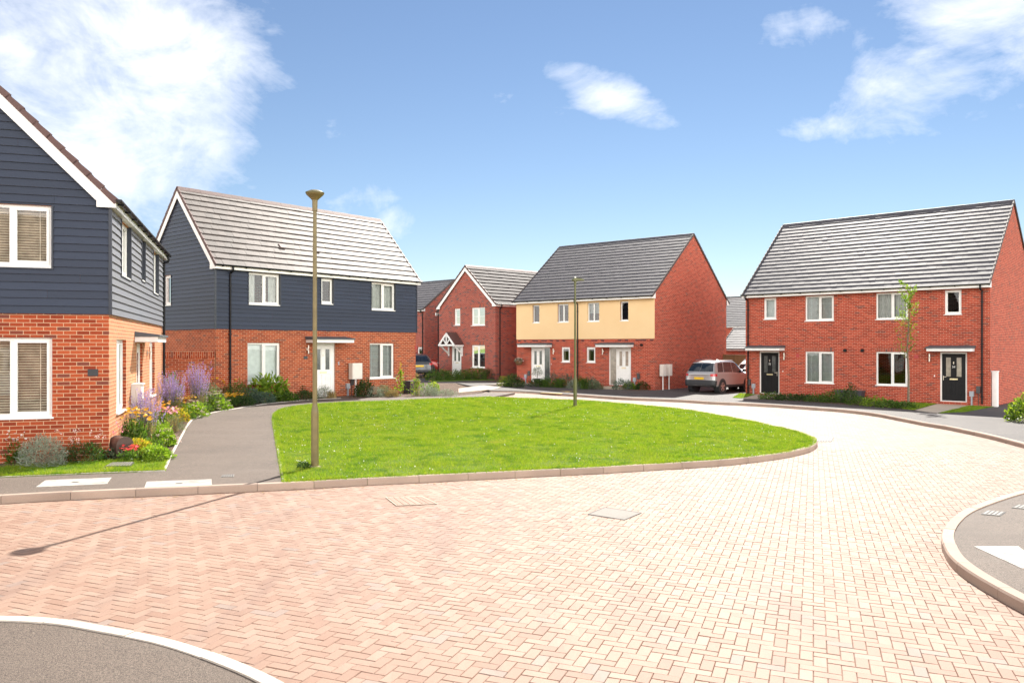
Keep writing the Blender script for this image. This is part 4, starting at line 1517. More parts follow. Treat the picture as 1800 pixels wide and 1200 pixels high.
r, L = cover('manhole_cover', 'brick filled manhole cover in the block road below the green', 'manhole cover', [(697, 889), (768, 886), (741, 872.5), (678, 874.5)], 0, M['joint'], .006)
frame_of(r, L, M['slab'], .03, .012, 1.02)
bars_of(r, L, M['block'], 6, .012, .90, 'paver_infill')
r, L = cover('manhole_cover', 'plain steel manhole cover in the block road right of the brick filled one', 'manhole cover', [(1033, 904), (1098, 914), (1128, 901.5), (1063, 892)], 0, M['chequer'], .008)
frame_of(r, L, M['iron'], .018, .011, 1.0)
r, L = cover('tactile_paving', 'buff blister paving at the dropped kerb in front of the cream house', 'tactile paving', [(950, 689.5), (986, 692), (1006, 688), (968, 686.7)], PAV - .0, M['tactile'])

# ---- driveways, slab paths, beds round the houses (a few millimetres above the footway)
def loc(hs, pts): # points in a house's own frame -> world
    t = hs.root.rotation_euler[2]; c, s = math.cos(t), math.sin(t); x, y = hs.root.location[:2]
    return [(x + a * c - b * s, y + a * s + b * c) for a, b in pts]


slab('garden_soil', loc(H4, [(2.75, -.02), (6.6, -.02), (6.6, -1.25), (2.55, -1.4)]), PAV + .008, .05, M['soil'])
slab('garden_soil', loc(H4, [(8.35, -.02), (9.5, -.02), (9.3, -1.25), (8.2, -1.2)]), PAV + .008, .05, M['soil'])
slab('garden_soil', loc(H4, [(-1.6, -.02), (.6, -.02), (.6, -1.3), (-1.2, -1.5)]), PAV + .008, .05, M['soil'])
slab('doorstep', loc(H4, [(.95, -.01), (2.7, -.01), (2.5, -1.3), (.75, -1.3)]), PAV + .012, .05, M['slab'])
slab('doorstep', loc(H4, [(6.7, -.01), (8.2, -.01), (8.1, -1.3), (6.55, -1.3)]), PAV + .012, .1, M['slab'])
slab('doorstep', loc(H4, [(6.75, -.01), (8.15, -.01), (8.1, -.6), (6.7, -.6)]), PAV + .10, .1, M['slab'])
slab('garden_soil', [*loc(H5, [(1.9, -.02), (8.85, -.02)]), at(1608, 721, PAV), at(1536, 714.5, PAV), at(1480, 710.6, PAV), at(1420, 706, PAV), at(1345, 701.8, PAV)], PAV + .008, .05, M['soil'])
slab('front_path', [*loc(H5, [(.6, -.01), (1.85, -.01)]), at(1342, 701.5, PAV), at(1306, 700, PAV)], PAV + .012, .05, M['slab'])
slab('front_path', [*loc(H5, [(8.87, -.01), (10.1, -.01)]), at(1647, 726, PAV), at(1609, 721.2, PAV)], PAV + .012, .05, M['slab'])
LAWN_R = [*loc(H5, [(10.12, -.03), (10.86, -.03)]), at(1748, 714.3, PAV), at(1732, 717.5, PAV), at(1697, 724, PAV), at(1650, 726, PAV)]
LAWN_M = [*loc(H5, [(7.9, -.03), (8.85, -.03)]), at(1606, 720.8, PAV), at(1585, 718.5, PAV)]
LAWN_L = [*loc(H5, [(-.3, -.03), (.58, -.03)]), at(1304, 700, PAV), at(1288, 699, PAV)]
for q in (LAWN_R, LAWN_M, LAWN_L): slab('lawn', q, PAV + .01, .05, M['turf'])
slab('garden_soil', [at(757, 671, PAV), at(868, 668.5, PAV), *loc(H3, [(.1, .1), (.1, 5.7)]), at(757, 664, PAV)], PAV + .02, .05, M['turf'])
slab('front_path', [at(806, 690, PAV), at(868, 684, PAV), at(905, 673, PAV), at(893, 671.5, PAV), at(862, 676, PAV), at(806, 683, PAV)], PAV + .014, .05, M['slab'])

# grass strip in front of the near house
STRIP_POLY = st_line + [at(288, 828, PAV), at(299, 806, PAV), at(262, 806, PAV), at(190, 812, PAV), at(100, 815, PAV), at(0, 822, PAV), at(-200, 832, PAV), at(-420, 846, PAV)]
slab('lawn', STRIP_POLY, PAV + .008, .05, M['turf'])


# ---- grass: short blades over every lawn, one object
def blades(name, polys, dens, hgt, wid, seed):
    rg = np.random.default_rng(seed)
    out = []
    for poly, dn, hs in polys:
        P = np.array(poly)
        lo, hi = P.min(0), P.max(0)
        n = int((hi[0] - lo[0]) * (hi[1] - lo[1]) * dens * dn)
        x = rg.uniform(lo[0], hi[0], n); y = rg.uniform(lo[1], hi[1], n)
        k = inside(x, y, poly)
        # fewer blades farther off
        k &= rg.random(n) < np.clip(19.0 / np.maximum(y, 1), .35, 1.0)
        x, y = x[k], y[k]
        n = len(x)
        far = np.clip(y / 16, .8, 1.9)
        a = rg.uniform(0, 2 * np.pi, n)
        clump = .65 + .6 * (np.sin(x * 3.1 + 1.7 * np.sin(y * 2.3)) * np.sin(y * 2.7 + x) * .5 + .5)
        hgt_ = hgt * hs * rg.uniform(.45, 1.15, n) * clump
        ww = wid * rg.uniform(.6, 1.2, n) * far
        lean = rg.normal(0, .45, (n, 2)) * hgt_[:, None]
        z0 = gz(x, y) + PAV
        V = np.empty((n, 3, 3))
        V[:, 0] = np.c_[x - np.cos(a) * ww, y - np.sin(a) * ww, z0]
        V[:, 1] = np.c_[x + np.cos(a) * ww, y + np.sin(a) * ww, z0]
        V[:, 2] = np.c_[x + lean[:, 0], y + lean[:, 1], z0 + hgt_]
        out.append(V)
    V = np.concatenate(out)
    print(name, len(V))
    o = quads_mesh(name, V, M['grass'])
    return tag(o, kind='stuff')


tag(blades('grass', [(green_poly, 1, 1)], 3000, .055, .0050, 1), 'short bright green grass covering the rounded green', 'grass')
tag(blades('grass', [(STRIP_POLY, 1.2, 1.1), (LAWN_R, .8, .9), (LAWN_M, .8, .9), (LAWN_L, .8, .9)], 3000, .06, .005, 2), 'narrow strips of grass beside the house walls', 'grass')


def clover():
    rg = np.random.default_rng(9)
    P = np.array(green_poly); lo, hi = P.min(0), P.max(0)
    x = rg.uniform(lo[0], hi[0], 9000); y = rg.uniform(lo[1], hi[1], 9000)
    dens = np.sin(x * .9 + 2 * np.sin(y * .35)) * np.sin(y * .55 + 1.1 * x * .4) * .5 + .5
    k = inside(x, y, green_poly) & (rg.random(9000) < (.03 + .24 * dens ** 3))
    x, y = x[k], y[k]; n = len(x)
    s = rg.uniform(.005, .013, n)
    V = np.empty((n * 2, 4, 3))
    for q in range(2):
        a = rg.uniform(0, np.pi, n)
        for c, (sx, sz) in enumerate(((-1, 0), (0, -.7), (1, 0), (0, .7))):
            V[q * n:(q + 1) * n, c] = np.c_[x + np.cos(a) * s * sx, y + np.sin(a) * s * sx, gz(x, y) + PAV + .05 + sz * s + .01 * q]
    tag(quads_mesh('clover_flowers', V, M['petal_white']), 'tiny white clover flowers dotted over the rounded green', 'clover', kind='stuff')


clover()


def litter():
    """blown leaves and weeds in the channel along the kerb"""
    rg = np.random.default_rng(21)
    line, s = resample(kf[30:], .1)
    V = []
    for k in range(150):
        p = line[rg.integers(len(line))] + rg.normal(0, .06, 2) + np.array((.03, -.22))
        r_ = rg.uniform(.012, .03); a = rg.uniform(0, 6.28)
        c, sn = math.cos(a) * r_, math.sin(a) * r_
        z = gz(p[0], p[1]) + .008
        V.append([(p[0] + c, p[1] + sn, z), (p[0] - sn * .5, p[1] + c * .5, z + .008), (p[0] - c, p[1] - sn, z + .003), (p[0] + sn * .5, p[1] - c * .5, z + .006)])
    tag(quads_mesh('fallen_leaves', np.array(V), M['leaf_straw']), 'dry brown leaves along the kerb of the green', 'leaves', kind='stuff')


litter()
# ------------------------------------------------------------------ street furniture
def lamp_post(u, v, label, H, mat, bowl=True):
    x, y = at(u, v, PAV)
    root = empty('street_lamp', (x, y, gz(x, y) + PAV), .3, label, 'street lamp', 'street lamps on the green')
    mb = MB()
    mb.lathe([(0, -.1), (.070, -.1), (.070, 1.02), (.066, 1.05), (.050, 1.13), (.043, 1.18), (.039, H * .6), (.033, H - .32), (.033, H - .30), (0, H - .30)], seg=20)
    p = mb.build('pole', mat, root, True)
    mb = MB(); mb.box(-.04, .04, -.074, -.066, .35, .95); mb.build('access_hatch', mat, p)
    mb = MB(); mb.lathe([(.07, .0), (.12, .0), (.10, .025), (.072, .03)], seg=18); mb.build('collar', M['kerb'], p)
    mb = MB()
    if bowl:
        mb.lathe([(0, H - .40), (.046, H - .40), (.05, H - .24), (.052, H - .20), (.085, H - .165), (.155, H - .10), (.168, H - .075), (.168, H - .06), (.160, H - .05), (.10, H - .02), (.0, H - .008)], seg=28)
        mb.build('lamp_head', mat, root, True)
        mb = MB(); mb.lathe([(.168, H - .072), (.172, H - .072), (.172, H - .055), (.168, H - .055)], seg=28); mb.build('lamp_rim', M['lamp_green'], root)
    else:
        mb.lathe([(0, H - .36), (.045, H - .36), (.045, H - .18), (0, H - .18)], seg=14)
        mb.box(-.11, .34, -.10, .10, H - .16, H - .115)
        mb.prism([(-.11, H - .115), (.34, H - .115), (.22, H - .07), (-.06, H - .06)], 1, -.085, .085)
        mb.prism([(-.04, H - .2), (.06, H - .2), (.12, H - .16), (-.09, H - .16)], 1, -.05, .05)
        mb.build('lamp_head', mat, root)
        mb = MB(); mb.lathe([(0, H - .06), (.04, H - .06), (.04, H - .01), (0, H + .005)], seg=12); mb.build('light_sensor', M['lamp_lens'], root)
    return root


lamp_post(553.5, 821, 'tall bronze lamp post with a round bowl head at the front of the green', 5.17, M['lamp_metal'])
lamp_post(1011, 714, 'olive green lamp post with a flat head at the back of the green', 5.0, M['lamp_green'], False)


def meter_post(x, y, z, rz, label, w=.38, h=.66, d=.2, zb=.72):
    root = empty('meter_box', (x, y, z), rz, label, 'meter box')
    mb = MB()
    mb.box(-w / 2, w / 2, -d / 2, d / 2, zb, zb + h)
    b = mb.build('cabinet', M['cream_box'], root)
    bv = b.modifiers.new('soft', 'BEVEL'); bv.width = .018; bv.segments = 2
    mb = MB(); mb.box(-w / 2 + .03, w / 2 - .03, -d / 2 - .008, -d / 2 + .002, zb + .03, zb + h - .03); mb.build('door', M['cream_box'], root)
    mb = MB(); mb.tube([(0, 0, -.1), (0, 0, zb)], .035, 10); mb.build('post', M['white_paint'], root)
    return root


p = loc(H2, [(6.17, -.2)])[0]
meter_post(p[0], p[1], gz(p[0], p[1]) + PAV, .879, 'cream meter box on a post beside the white door of the boarded house', .52, .66, .24, .68)
for b_, lab in ((.55, 'cream meter box on a post at the corner of the cream house, nearer the corner'), (1.25, 'cream meter box on a post at the cream house, nearer the silver car')):
    p = loc(H4, [(9.62 + .2, b_)])[0]
    meter_post(p[0], p[1], .02, -.686 + math.pi / 2, lab, (.34), .64, .22, .74)['group'] = 'meter boxes beside the cream house'
# tall white service cabinet against the right hand house's side
p = loc(H5, [(10.98, .35)])[0]
root = empty('service_cabinet', (p[0], p[1], -.16), -.746, 'tall narrow white cabinet at the corner of the black door houses', 'cabinet')
mb = MB(); mb.box(-.10, .10, -.13, .13, -.1, 1.48); mb.box(-.12, .12, -.15, .15, 1.48, 1.52)
mb.build('case', M['white_paint'], root)
mb = MB(); mb.box(-.08, .08, -.14, -.128, .05, 1.42); mb.build('door', M['white_paint'], root)

# brown arched hose case against the near house's corner
p = loc(H1, [(.06, -.20)])[0]
root = empty('hose_case', (p[0], p[1], .2), t1_ + .55, 'brown arched hose case against the brick corner among the flowers', 'hose case')
prof = [(-.155, 0), (.155, 0), (.155, .27)] + [(.155 * math.cos(t), .27 + .15 * math.sin(t)) for t in [math.pi * q / 10 for q in range(1, 10)]] + [(-.155, .27)]
mb = MB(); mb.prism(prof, 1, -.16, .16); mb.build('case', M['terracotta'], root)
mb = MB(); mb.prism([(p_[0] * 1.06, p_[1] * 1.03) for p_ in prof[2:]], 1, -.19, -.161); mb.prism([(p_[0] * 1.06, p_[1] * 1.03) for p_ in prof[2:]], 1, .161, .19)
mb.build('rim', M['terracotta'], root)
mb = MB(); mb.tube([(-.05, -.17, .2), (-.05, -.22, .2), (.05, -.22, .2), (.05, -.17, .2)], .01, 8); mb.build('handle', M['black_plastic'], root)


def planter(x, y, z, rz, w, d, hgt, label):
    root = empty('planter_box', (x, y, z), rz, label, 'planter')
    mb = MB(); mb.prism([(-w / 2 + .03, 0), (w / 2 - .03, 0), (w / 2, hgt), (-w / 2, hgt)], 1, -d / 2, d / 2)
    mb.build('tub', M['anthracite'], root)
    mb = MB(); mb.box(-w / 2 - .02, w / 2 + .02, -d / 2 - .02, d / 2 + .02, hgt - .05, hgt + .02); mb.build('rim', M['anthracite'], root)


p = loc(H5, [(5.3, -.36)])[0]; planter(p[0], p[1], -.13, -.746, 1.2, .45, .47, 'long anthracite planter box against the wall between the black doors')
p = loc(H2, [(9.15, -.4)])[0]; planter(p[0], p[1], gz(p[0], p[1]) + PAV, .879, .55, .45, .52, 'anthracite tub at the right corner of the boarded house')

# timber fence between the semis
A_, B_ = np.array((13.25, 49.35)), np.array((18.25, 46.72))
d_ = B_ - A_
root = empty('timber_fence', (A_[0], A_[1], -.1), math.atan2(d_[1], d_[0]), 'close boarded timber fence behind the parked cars', 'fence')
ln = float(np.linalg.norm(d_))
mb = MB(); x = 0
while x < ln: mb.box(x, x + .122, -.012 if int(x / .125) % 2 else -.004, .012, -.1, 1.92); x += .125
mb.build('boards', M['fence_wood'], root)
for k in range(3):
    mb = MB(); xx = .05 + k * (ln - .1) / 2; mb.box(xx - .05, xx + .05, -.07, -.015, -.1, 2.0); mb.build('post', M['fence_wood'], root)
mb = MB(); mb.box(0, ln, -.05, .05, 1.92, 1.96); mb.build('rail', M['fence_wood'], root)

# doormat, hanging basket, potted plant come with the plants below


# ------------------------------------------------------------------ cars
def catmull(P, t):
    n = len(P)
    i = min(int(t), n - 2); f = t - i
    p1, p2 = P[i], P[i + 1]
    p0 = P[i - 1] if i > 0 else 2 * p1 - p2
    p3 = P[i + 2] if i + 2 < n else 2 * p2 - p1
    return .5 * ((2 * p1) + (p2 - p0) * f + (2 * p0 - 5 * p1 + 4 * p2 - p3) * f * f + (3 * p1 - p0 - 3 * p2 + p3) * f ** 3)


def car(label, x, y, z, heading, paint, kind='crossover', group='parked cars'):
    """x forward. Control stations from tail to nose, each a half section from underside to roof centre"""
    root = empty('parked_car', (x, y, z), heading, label, 'car', group)
    # station: (x low, x belt, x roof, half width low, half width belt, half width roof, z low, z belt, z roof)
    if kind == 'crossover':
        ST = [(-2.22, -2.17, -1.80, 0.0, 0.0, 0.0, .42, 1.02, 1.60), (-2.22, -2.17, -1.80, .48, .46, .36, .42, 1.02, 1.60), (-2.17, -2.10, -1.74, .80, .76, .58, .40, 1.03, 1.60),
              (-1.95, -1.86, -1.55, .885, .85, .63, .34, 1.03, 1.625), (-1.3, -1.2, -1.0, .89, .87, .655, .30, 1.02, 1.655), (-.4, -.3, -.2, .89, .875, .66, .28, .995, 1.66),
              (.35, .4, .3, .89, .87, .65, .28, .97, 1.62), (.95, .98, .72, .89, .86, .62, .28, .96, 1.46), (1.30, 1.30, 1.15, .89, .84, .60, .28, .95, 1.16),
              (1.75, 1.70, 1.60, .87, .80, .56, .30, .90, 1.02), (2.12, 2.08, 2.02, .78, .70, .46, .33, .80, .90), (2.24, 2.22, 2.18, .45, .40, .28, .36, .74, .80), (2.25, 2.23, 2.19, 0, 0, 0, .36, .74, .80)]
    else:
        ST = [(-2.05, -1.98, -1.45, 0.0, 0.0, 0.0, .38, .98, 1.47), (-2.05, -1.98, -1.45, .48, .46, .34, .38, .98, 1.47), (-1.99, -1.9, -1.40, .80, .75, .54, .36, .98, 1.46),
              (-1.75, -1.66, -1.2, .87, .83, .60, .30, .98, 1.49), (-1.1, -1.0, -.8, .88, .85, .62, .26, .96, 1.53), (-.3, -.2, -.1, .88, .86, .63, .24, .94, 1.54),
              (.4, .45, .35, .88, .85, .61, .24, .93, 1.47), (.95, 1.0, .8, .88, .84, .58, .24, .92, 1.26), (1.28, 1.28, 1.15, .87, .82, .56, .25, .90, 1.04),
              (1.65, 1.6, 1.5, .85, .78, .52, .27, .85, .93), (1.95, 1.92, 1.86, .76, .68, .44, .30, .74, .80), (2.06, 2.04, 2.0, .44, .4, .28, .32, .66, .71), (2.07, 2.05, 2.01, 0, 0, 0, .32, .66, .71)]
    G = []
    for (xl, xb, xr, wl, wb, wr, zl, zb_, zr) in ST:
        zm = zl + (zb_ - zl) * .5
        row = [(xl, 0, zl), (xl, wl * .86, zl), (xl, wl * .985, zl + .10), ((xl + xb) / 2, wl * 1.0, zm), (xb * .75 + xl * .25, (wl + wb) / 2, zb_ - .10), (xb, wb, zb_),
               ((xb * .45 + xr * .55), wb * .45 + wr * .55, zb_ + (zr - zb_) * .58), (xr, wr, zr - .035), (xr, wr * .62, zr), (xr, 0, zr + .012)]
        G.append([np.array(p, float) for p in row])
    nu, nt = len(G), len(G[0])

    def S(u, t):
        cols = [catmull([G[i][j] for j in range(nt)], t) for i in range(max(0, int(u) - 1), min(nu, int(u) + 3))]
        base = max(0, int(u) - 1)
        if len(cols) < 2: return cols[0]
        return catmull(cols, min(u - base, len(cols) - 1))
    Us = np.linspace(0, nu - 1, 61); Ts = np.linspace(0, nt - 1, 37)
    pts = [[S(u, t) for t in Ts] for u in Us]
    V, Fc = [], []
    for sgn in (1, -1):
        b = len(V)
        for r_ in pts:
            for p_ in r_: V.append((p_[0], abs(p_[1]) * sgn, p_[2]))
        m = len(Ts)
        for i in range(len(Us) - 1):
            for j in range(m - 1):
                q = (b + i * m + j, b + (i + 1) * m + j, b + (i + 1) * m + j + 1, b + i * m + j + 1)
                Fc.append(q if sgn > 0 else q[::-1])
    import bmesh
    me = bpy.data.meshes.new('body'); me.from_pydata(V, [], Fc)
    bm = bmesh.new(); bm.from_mesh(me)
    bmesh.ops.remove_doubles(bm, verts=bm.verts, dist=.003)
    bmesh.ops.recalc_face_normals(bm, faces=bm.faces)
    bm.to_mesh(me); bm.free()
    link_mesh('body', me, paint, root, True)

    def patch(name, mat, u0, u1, t0, t1, off=.006, sides=(1, -1), nu_=14, nt_=8, parent=root, shape=None):
        mb = MB()
        for sgn in sides:
            g = []
            for i in range(nu_ + 1):
                r_ = []
                for j in range(nt_ + 1):
                    fu, ft = i / nu_, j / nt_
                    u, t = u0 + (u1 - u0) * fu, t0 + (t1 - t0) * ft
                    if shape: u, t = shape(fu, ft, u, t)
                    a = S(u, t); du = S(min(u + .02, nu - 1), t) - S(max(u - .02, 0), t); dt = S(u, min(t + .02, nt - 1)) - S(u, max(t - .02, 0))
                    n = np.cross(du, dt); n = n / (np.linalg.norm(n) + 1e-9)
                    if n[1] < -.02 or (abs(n[1]) < .3 and n[0] * a[0] < 0 and abs(a[0]) > 1.5 and n[2] < .3): n = -n
                    a = a + n * off
                    r_.append((a[0], abs(a[1]) * sgn, a[2]))
                g.append(r_)
            for i in range(nu_):
                for j in range(nt_): mb.face([g[i][j], g[i + 1][j], g[i + 1][j + 1], g[i][j + 1]])
        return mb.build(name, mat, parent, True, weld=True)
    # rear screen spans both halves; side glass in three lights; windscreen
    patch('rear_window', M['car_glass'], 0.02, 1.95, 5.35, 6.75, shape=lambda fu, ft, u, t: (u, t))
    for (ua, ub) in ((3.15, 3.95), (4.05, 5.05), (5.15, 6.75)):
        for sg in (1, -1): patch('side_window', M['car_glass'], ua, ub, 5.22, 6.72, sides=(sg,))
    patch('windscreen', M['car_glass'], 7.15, 8.0, 7.15, 9.0, .008)
    # lower black bumper skirts front and rear, sill strip
    patch('rear_bumper', M['car_trim'], 0, 2.9, 1.1, 2.85 if kind == 'crossover' else 2.3, .012)
    patch('front_bumper', M['car_trim'], 10.3, 12, 1.1, 2.4, .012)
    for sg in (1, -1):
        patch('sill_trim', M['car_trim'], 3.4, 8.9, 1.2, 2.2, .01, sides=(sg,))
        patch('tail_light', M['tail_light'], 1.45, 2.95, 3.75, 4.85, .014, sides=(sg,), nu_=8, nt_=4)
        patch('headlight', M['lamp_lens'], 9.5, 10.6, 4.2, 5.0, .010, sides=(sg,), nu_=8, nt_=4)
        mb = MB()
        bx, by, bz = .98, sg * .93, 1.06
        mb.prism([(bx - .07, bz), (bx + .05, bz + .01), (bx + .07, bz + .12), (bx - .07, bz + .14)], 1, by - .085 if sg > 0 else by - .1, by + .1 if sg > 0 else by + .085)
        mb.build('wing_mirror', M['car_trim'] if kind == 'crossover' else paint, root)
    xr = ST[0][0]
    mb = MB(); mb.box(xr - .022, xr + .03, -.26, .26, .72, .835); mb.build('number_plate', M['plate_yellow'], root)
    mb = MB(); mb.box(-xr - .02, -xr + .035, -.26, .26, .48, .59); mb.build('number_plate', M['upvc'], root)
    mb = MB()
    for sg in (1, -1): mb.tube([(-1.45, sg * .60, ST[4][8] + .02), (-1.3, sg * .6, ST[4][8] + .05), (.2, sg * .585, ST[6][8] + .06), (.35, sg * .58, ST[6][8] + .02)], .016, 8)
    if kind == 'crossover': mb.build('roof_rails', M['alloy'], root)
    # wheels in dark arches
    wb = (-1.38, 1.36) if kind == 'crossover' else (-1.27, 1.27)
    wr = .345 if kind == 'crossover' else .31
    for wx in wb:
        for sg in (1, -1):
            mb = MB()
            y0, y1 = sg * .60, sg * .897
            mb.tube([(wx, y0, wr + .01), (wx, y1, wr + .01)], wr + .065, 26)
            mb.build('wheel_arch', M['car_trim'], root)
            wh = MB()
            ya, yb = sg * .66, sg * .905
            ring = [(wr - .015, ya), (wr, ya + sg * .03), (wr, yb - sg * .03), (wr - .02, yb), (.225, yb + sg * .004)]
            for i in range(len(ring) - 1):
                for k in range(28):
                    t0, t1 = 2 * math.pi * k / 28, 2 * math.pi * (k + 1) / 28
                    (r0, a0), (r1, a1) = ring[i], ring[i + 1]
                    wh.face([(wx + r0 * math.cos(t0), a0, wr + r0 * math.sin(t0)), (wx + r0 * math.cos(t1), a0, wr + r0 * math.sin(t1)),
                             (wx + r1 * math.cos(t1), a1, wr + r1 * math.sin(t1)), (wx + r1 * math.cos(t0), a1, wr + r1 * math.sin(t0))])
            w_ = wh.build('wheel', M['tyre'], root)
            rm_ = MB()
            y2 = sg * .908
            rm_.tube([(wx, sg * .87, wr), (wx, y2, wr)], .06, 12)
            for k in range(5):
                t = 2 * math.pi * k / 5 + .3
                cs, sn = math.cos(t), math.sin(t)
                pr = [(.04, -.045), (.21, -.03), (.225, .0), (.21, .03), (.04, .045)]
                q = [(wx + a * cs - b * sn, wr + a * sn + b * cs) for a, b in pr]
                rm_.prism(q, 1, sg * .885, y2)
            for k in range(28):
                t0, t1 = 2 * math.pi * k / 28, 2 * math.pi * (k + 1) / 28
                rm_.face([(wx + .205 * math.cos(t0), y2, wr + .205 * math.sin(t0)), (wx + .205 * math.cos(t1), y2, wr + .205 * math.sin(t1)),
                          (wx + .232 * math.cos(t1), y2, wr + .232 * math.sin(t1)), (wx + .232 * math.cos(t0), y2, wr + .232 * math.sin(t0))])
            rm_.build('rim', M['alloy'], w_)
            dk = MB(); dk.tube([(wx, sg * .86, wr), (wx, sg * .872, wr)], .222, 24); dk.build('brake_disc', M['iron'], w_)
    return root


hb = math.pi / 2 - .746
car('silver champagne crossover parked beside the brick house with its tail towards us', 11.10, 41.95, -.03, hb, M['paint_silver'])
car('white car half hidden behind the silver crossover', 14.1, 45.35, -.06, hb + math.pi, M['paint_white'])
car('dark grey hatchback with a yellow number plate showing past the boarded house', -6.35, 52.2, gz(-6.3, 52) + PAV, math.pi / 2 + .22, M['paint_grey'], 'hatch')
car('red car parked nose-in behind the corner of the porch house', -7.35, 59.3, gz(-7.3, 59) + PAV, -.12, M['paint_red'])
# ------------------------------------------------------------------ plants
RG = np.random.default_rng(77)


def leaves_at(P, size, up=.35, aspect=.45, rg=RG, out=None):
    """(N,4,3) leaf quads at points P with random facing; out = outward directions to lean along"""
    n = len(P)
    d = rg.normal(0, 1, (n, 3))
    if out is not None: d = d * .75 + out * 1.0
    d[:, 2] += up
    d /= np.linalg.norm(d, axis=1)[:, None] + 1e-9
    s = rg.normal(0, 1, (n, 3)); s -= (s * d).sum(1)[:, None] * d; s /= np.linalg.norm(s, axis=1)[:, None] + 1e-9
    L = size * rg.uniform(.55, 1.25, n)
    V = np.empty((n, 4, 3))
    bend = np.cross(d, s) * (L * .12)[:, None]
    V[:, 0] = P
    V[:, 1] = P + d * (L * .5)[:, None] + s * (L * aspect * .5)[:, None] + bend
    V[:, 2] = P + d * L[:, None]
    V[:, 3] = P + d * (L * .5)[:, None] - s * (L * aspect * .5)[:, None] + bend
    return V


def dome_points(n, rx, ry, rz, rg=RG, shell=.5, lumps=5):
    """points in an uneven dome, thinner inside, with lobes and gaps"""
    v = rg.normal(0, 1, (n, 3)); v[:, 2] = np.abs(v[:, 2]); v /= np.linalg.norm(v, axis=1)[:, None]
    c = rg.normal(0, 1, (lumps, 3)); c[:, 2] = np.abs(c[:, 2]); c /= np.linalg.norm(c, axis=1)[:, None]
    lob = np.max(v @ c.T, axis=1)
    r = (shell + (1 - shell) * rg.random(n) ** .6) * (.72 + .32 * np.clip(lob, 0, 1) ** 3 + rg.normal(0, .05, n))
    P = v * r[:, None]
    return P * np.array((rx, ry, rz)), v


def stems(n, rx, hgt, lean, rg=RG, w=.006, z0=.5):
    """thin upright stem quads; returns quads and tips"""
    b = rg.normal(0, .35, (n, 2)) * rx * .6
    t = b + rg.normal(0, lean, (n, 2)) + b * .9
    h_ = hgt * rg.uniform(z0, 1.0, n)
    a = rg.uniform(0, np.pi, n)
    V = np.empty((n, 4, 3))
    o = np.c_[np.cos(a) * w, np.sin(a) * w]
    V[:, 0] = np.c_[b - o, np.zeros(n)]; V[:, 1] = np.c_[b + o, np.zeros(n)]
    V[:, 2] = np.c_[t + o * .5, h_]; V[:, 3] = np.c_[t - o * .5, h_]
    return V, np.c_[t, h_], np.c_[b, np.zeros(n)]


def discs(P, r, rg=RG, petals=6, flat=.3):
    """flower heads: little fans of petals"""
    out = []
    for p in P:
        ax = rg.normal(0, flat, 3); ax[2] += 1; ax[1] -= .35; ax /= np.linalg.norm(ax)
        u = np.cross(ax, (.3, 1, .2)); u /= np.linalg.norm(u); w = np.cross(ax, u)
        R_ = r * rg.uniform(.7, 1.2)
        for k in range(petals):
            t = 2 * math.pi * (k + rg.uniform(-.2, .2)) / petals
            dr = math.cos(t) * u + math.sin(t) * w; sd = -math.sin(t) * u + math.cos(t) * w
            q = p + ax * R_ * .15
            out.append([p, p + dr * R_ * .6 + sd * R_ * .3, q + dr * R_, p + dr * R_ * .6 - sd * R_ * .3])
    return np.array(out)


def plant(name, label, cat, x, y, zoff, parts, group=None, rz=0.0, scale=1.0):
    root = empty(name, (x, y, gz(x, y) + PAV + zoff), rz, label, cat, group)
    root.scale = (scale,) * 3
    for pn, V, m in parts: quads_mesh(pn, V, m, root)
    return root


def shrub_parts(rx, rz, n, size, mat, aspect=.45, up=.3, shell=.45, ry=None, lumps=6, stemmat=None):
    P, v = dome_points(n, rx, ry or rx, rz, shell=shell, lumps=lumps)
    V = leaves_at(P, size, up, aspect, out=v)
    sv, _, _ = stems(14, rx * .6, rz * .7, rx * .25, w=.008)
    return [('stems', sv, stemmat or M['bark']), ('foliage', V, mat)]


def perovskia(rx, hgt, n=85):
    """wispy lilac spikes over grey green stems"""
    sv, tip, base = stems(n, rx, hgt, rx * .22, w=.004, z0=.62)
    fl, lf = [], []
    for i in range(n):
        d = tip[i] - base[i]
        k = 34
        t = RG.uniform(.48, 1.0, k)[:, None]
        bend = np.array((RG.normal(0, .06), RG.normal(0, .06), 0))
        p = base[i] + d * t + RG.normal(0, .008, (k, 3)) + bend * (t ** 3)
        fl.append(leaves_at(p, .034, .9, .55))
        t = RG.uniform(.08, .60, 16)[:, None]
        p = base[i] + d * t + RG.normal(0, .02, (16, 3))
        lf.append(leaves_at(p, .05, .6, .35))
    return [('stems', sv, M['leaf_straw']), ('foliage', np.concatenate(lf), M['leaf_greygreen']), ('blossoms', np.concatenate(fl), M['petal_purple'])]


def daisies(rx, hgt, n, col, leafm, r=.045, leafn=500, lsize=.09, petals=8, dark=True):
    P, v = dome_points(leafn, rx, rx, hgt * .75)
    sv, tip, _ = stems(n, rx, hgt, rx * .3, w=.004, z0=.7)
    out = [('stems', sv, M['leaf_mid']), ('foliage', leaves_at(P, lsize, .3, .4, out=v), leafm), ('blossoms', discs(tip, r, petals=petals), col)]
    if dark: out.append(('flower_centres', discs(tip + np.array((0, -.004, .012)), r * .35, petals=5), M['bark']))
    return out


